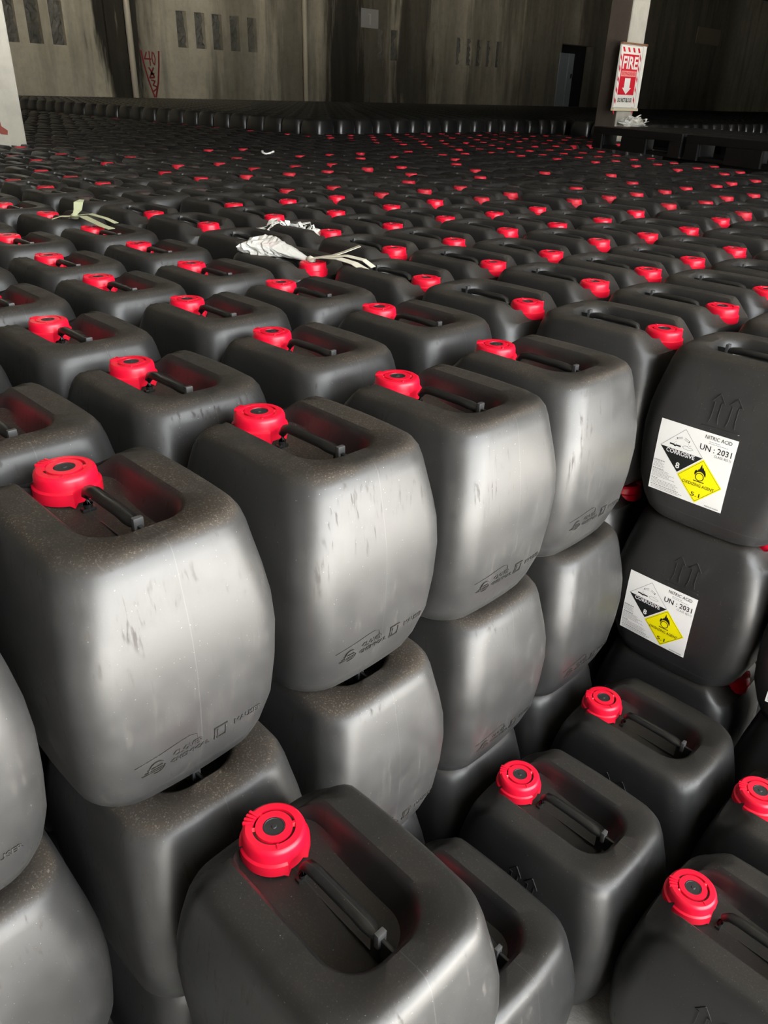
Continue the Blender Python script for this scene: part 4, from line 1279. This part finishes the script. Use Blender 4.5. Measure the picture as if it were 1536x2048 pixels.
def bag():
    rb = random.Random(21)
    root = empty('plastic_bag', (-0.74, 0.95, Z0 - 0.010))
    tag(root, 'crumpled clear plastic bag with a tied neck lying over a red cap', 'plastic bag')
    # puffed, crumpled film from the neck to the bunched end
    neck = Vector((0.0, 0.0, 0.012)); far_ = Vector((-0.165, -0.040, 0.022))
    n, k = 26, 26
    vs, fs = [], []
    d = far_ - neck
    side = Vector((0.14, -0.99, 0)).normalized()
    for j in range(n + 1):
        t = j / n
        grow = t ** 1.1 * (1.0 if t < 0.86 else 1.0 - 4.0 * (t - 0.86) ** 1.2)
        rh, rv = 0.007 + 0.060 * grow, 0.006 + 0.025 * grow
        for i in range(k):
            a = 2 * math.pi * i / k
            cr = 1 + 0.16 * t * math.sin(5 * a + 1.3 * math.sin(7 * t)) + 0.16 * t * rb.uniform(-1, 1)
            p = neck + d * (t + 0.05 * t * math.sin(3 * a)) + side * (rh * cr * math.cos(a)) + Vector((0, 0, rv * cr * math.sin(a) + 0.010 * math.sin(math.pi * t)))
            p.z = max(p.z, -0.012 + 0.004 * rb.random())
            vs.append(p)
    for j in range(n):
        for i in range(k):
            q, q2 = j * k + i, j * k + (i + 1) % k
            fs.append((q, q2, q2 + k, q + k))
    fs.append(tuple(n * k + i for i in range(k)))
    o = mesh_obj('film', vs, fs, M_FILM, root, False)
    md = o.modifiers.new('thick', 'SOLIDIFY'); md.thickness = 0.0008
    mb = MB()
    mb.tube([(0.0, 0.0, 0.012), (0.010, 0.001, 0.014), (0.022, 0.002, 0.013)], [0.007, 0.009, 0.007], 8)
    mb.build('knot', M_STRAP, root, True)
    mb = MB()
    ribbon(mb, [(0.015, 0.002, 0.016), (0.05, 0.010, 0.024), (0.09, 0.022, 0.026), (0.13, 0.034, 0.020), (0.165, 0.036, 0.010), (0.185, 0.030, 0.001)], 0.026)
    mb.build('tail', M_STRAP, root, False)
    mb = MB()
    ribbon(mb, [(0.015, 0.004, 0.018), (0.05, 0.022, 0.026), (0.09, 0.046, 0.030), (0.13, 0.066, 0.024), (0.155, 0.074, 0.010)], 0.022)
    mb.build('tail', M_STRAP, root, False)
    mb = MB()
    ribbon(mb, [(0.045, 0.020, 0.022), (0.070, 0.055, 0.034), (0.090, 0.090, 0.048)], 0.018)
    mb.build('tail', M_STRAP, root, False)
bag()

def green_tape():
    root = empty('green_tape', (-1.62, 0.775, Z0 + 0.002))
    tag(root, 'knotted strip of pale green tape lying across a red cap', 'tape')
    mb = MB()
    mb.tube([(-0.012, -0.004, 0.008), (0.0, 0.0, 0.012), (0.012, 0.006, 0.010)], [0.006, 0.010, 0.006], 7)
    mb.build('knot', M_GREENSTRAP, root, True)
    mb = MB()
    ribbon(mb, [(0, 0, 0.012), (0.010, 0.010, 0.030), (0.004, 0.018, 0.050), (0.016, 0.024, 0.058)], [0.010, 0.024, 0.028, 0.016], 0.0012, 0, Vector((0.7, 0.7, 0)).normalized())
    ribbon(mb, [(0, 0, 0.012), (-0.020, -0.030, 0.012), (-0.030, -0.055, 0.004)], [0.012, 0.018, 0.010])
    mb.build('loose_end', M_GREENSTRAP, root, False)
    mb = MB()
    ribbon(mb, [(0, 0, 0.012), (0.06, 0.000, 0.018), (0.12, 0.004, 0.010), (0.17, 0.002, 0.006), (0.21, 0.010, 0.001)], 0.024)
    mb.build('strip', M_GREENSTRAP, root, False)
    mb = MB()
    ribbon(mb, [(0, 0.004, 0.014), (0.05, 0.028, 0.022), (0.10, 0.050, 0.014), (0.14, 0.062, 0.004)], 0.018)
    mb.build('strip', M_GREENSTRAP, root, False)
green_tape()

def shreds(loc, label, n, ext, mat, seed):
    rb = random.Random(seed)
    mb = MB()
    for k in range(n):
        c = Vector((rb.uniform(-1, 1) * ext[0], rb.uniform(-1, 1) * ext[1], rb.uniform(0.0, 0.25) * ext[2]))
        c.y += c.x * ext[3]
        p = [c + Vector((rb.uniform(-1, 1), rb.uniform(-1, 1), 0)) * 0.25 * ext[2]]
        for q in range(4):
            p.append(p[-1] + Vector((rb.uniform(-0.5, 0.5), rb.uniform(-0.5, 0.5), rb.uniform(-0.25, 0.45) if q < 2 else rb.uniform(-0.4, 0.1))) * ext[2] * 0.6)
        for q in p:
            q.z = max(0.0, q.z)
        ribbon(mb, p, rb.uniform(0.15, 0.5) * ext[2])
    o = mb.build('plastic_shreds', mat, None, False)
    o.location = loc
    tag(o, label, 'plastic scrap')
    return o
shreds((-1.17, 1.24, Z0 - 0.012), 'torn white plastic film stuffed behind a can ridge', 44, (0.085, 0.020, 0.050, 0.35), M_WHITEFILM, 5)
shreds((-3.63, 7.53, Z0 + 0.14), 'crumpled clear film heaped at the foot of the signed column', 70, (0.02, 0.15, 0.15, 0.0), M_WHITEFILM, 9)
mb = MB()
mb.tube([(0.030 * math.cos(a), 0.040 * math.sin(a), 0.012 + 0.006 * math.sin(2 * a)) for a in [math.radians(d) for d in range(-150, 120, 18)]], 0.006, 6)
o = mb.build('strap_loop', M_WHITEFILM, None, True)
o.location = (-3.55, 2.95, Z0 + 0.0)
tag(o, 'small white loop of strapping lying on far cans', 'strap')
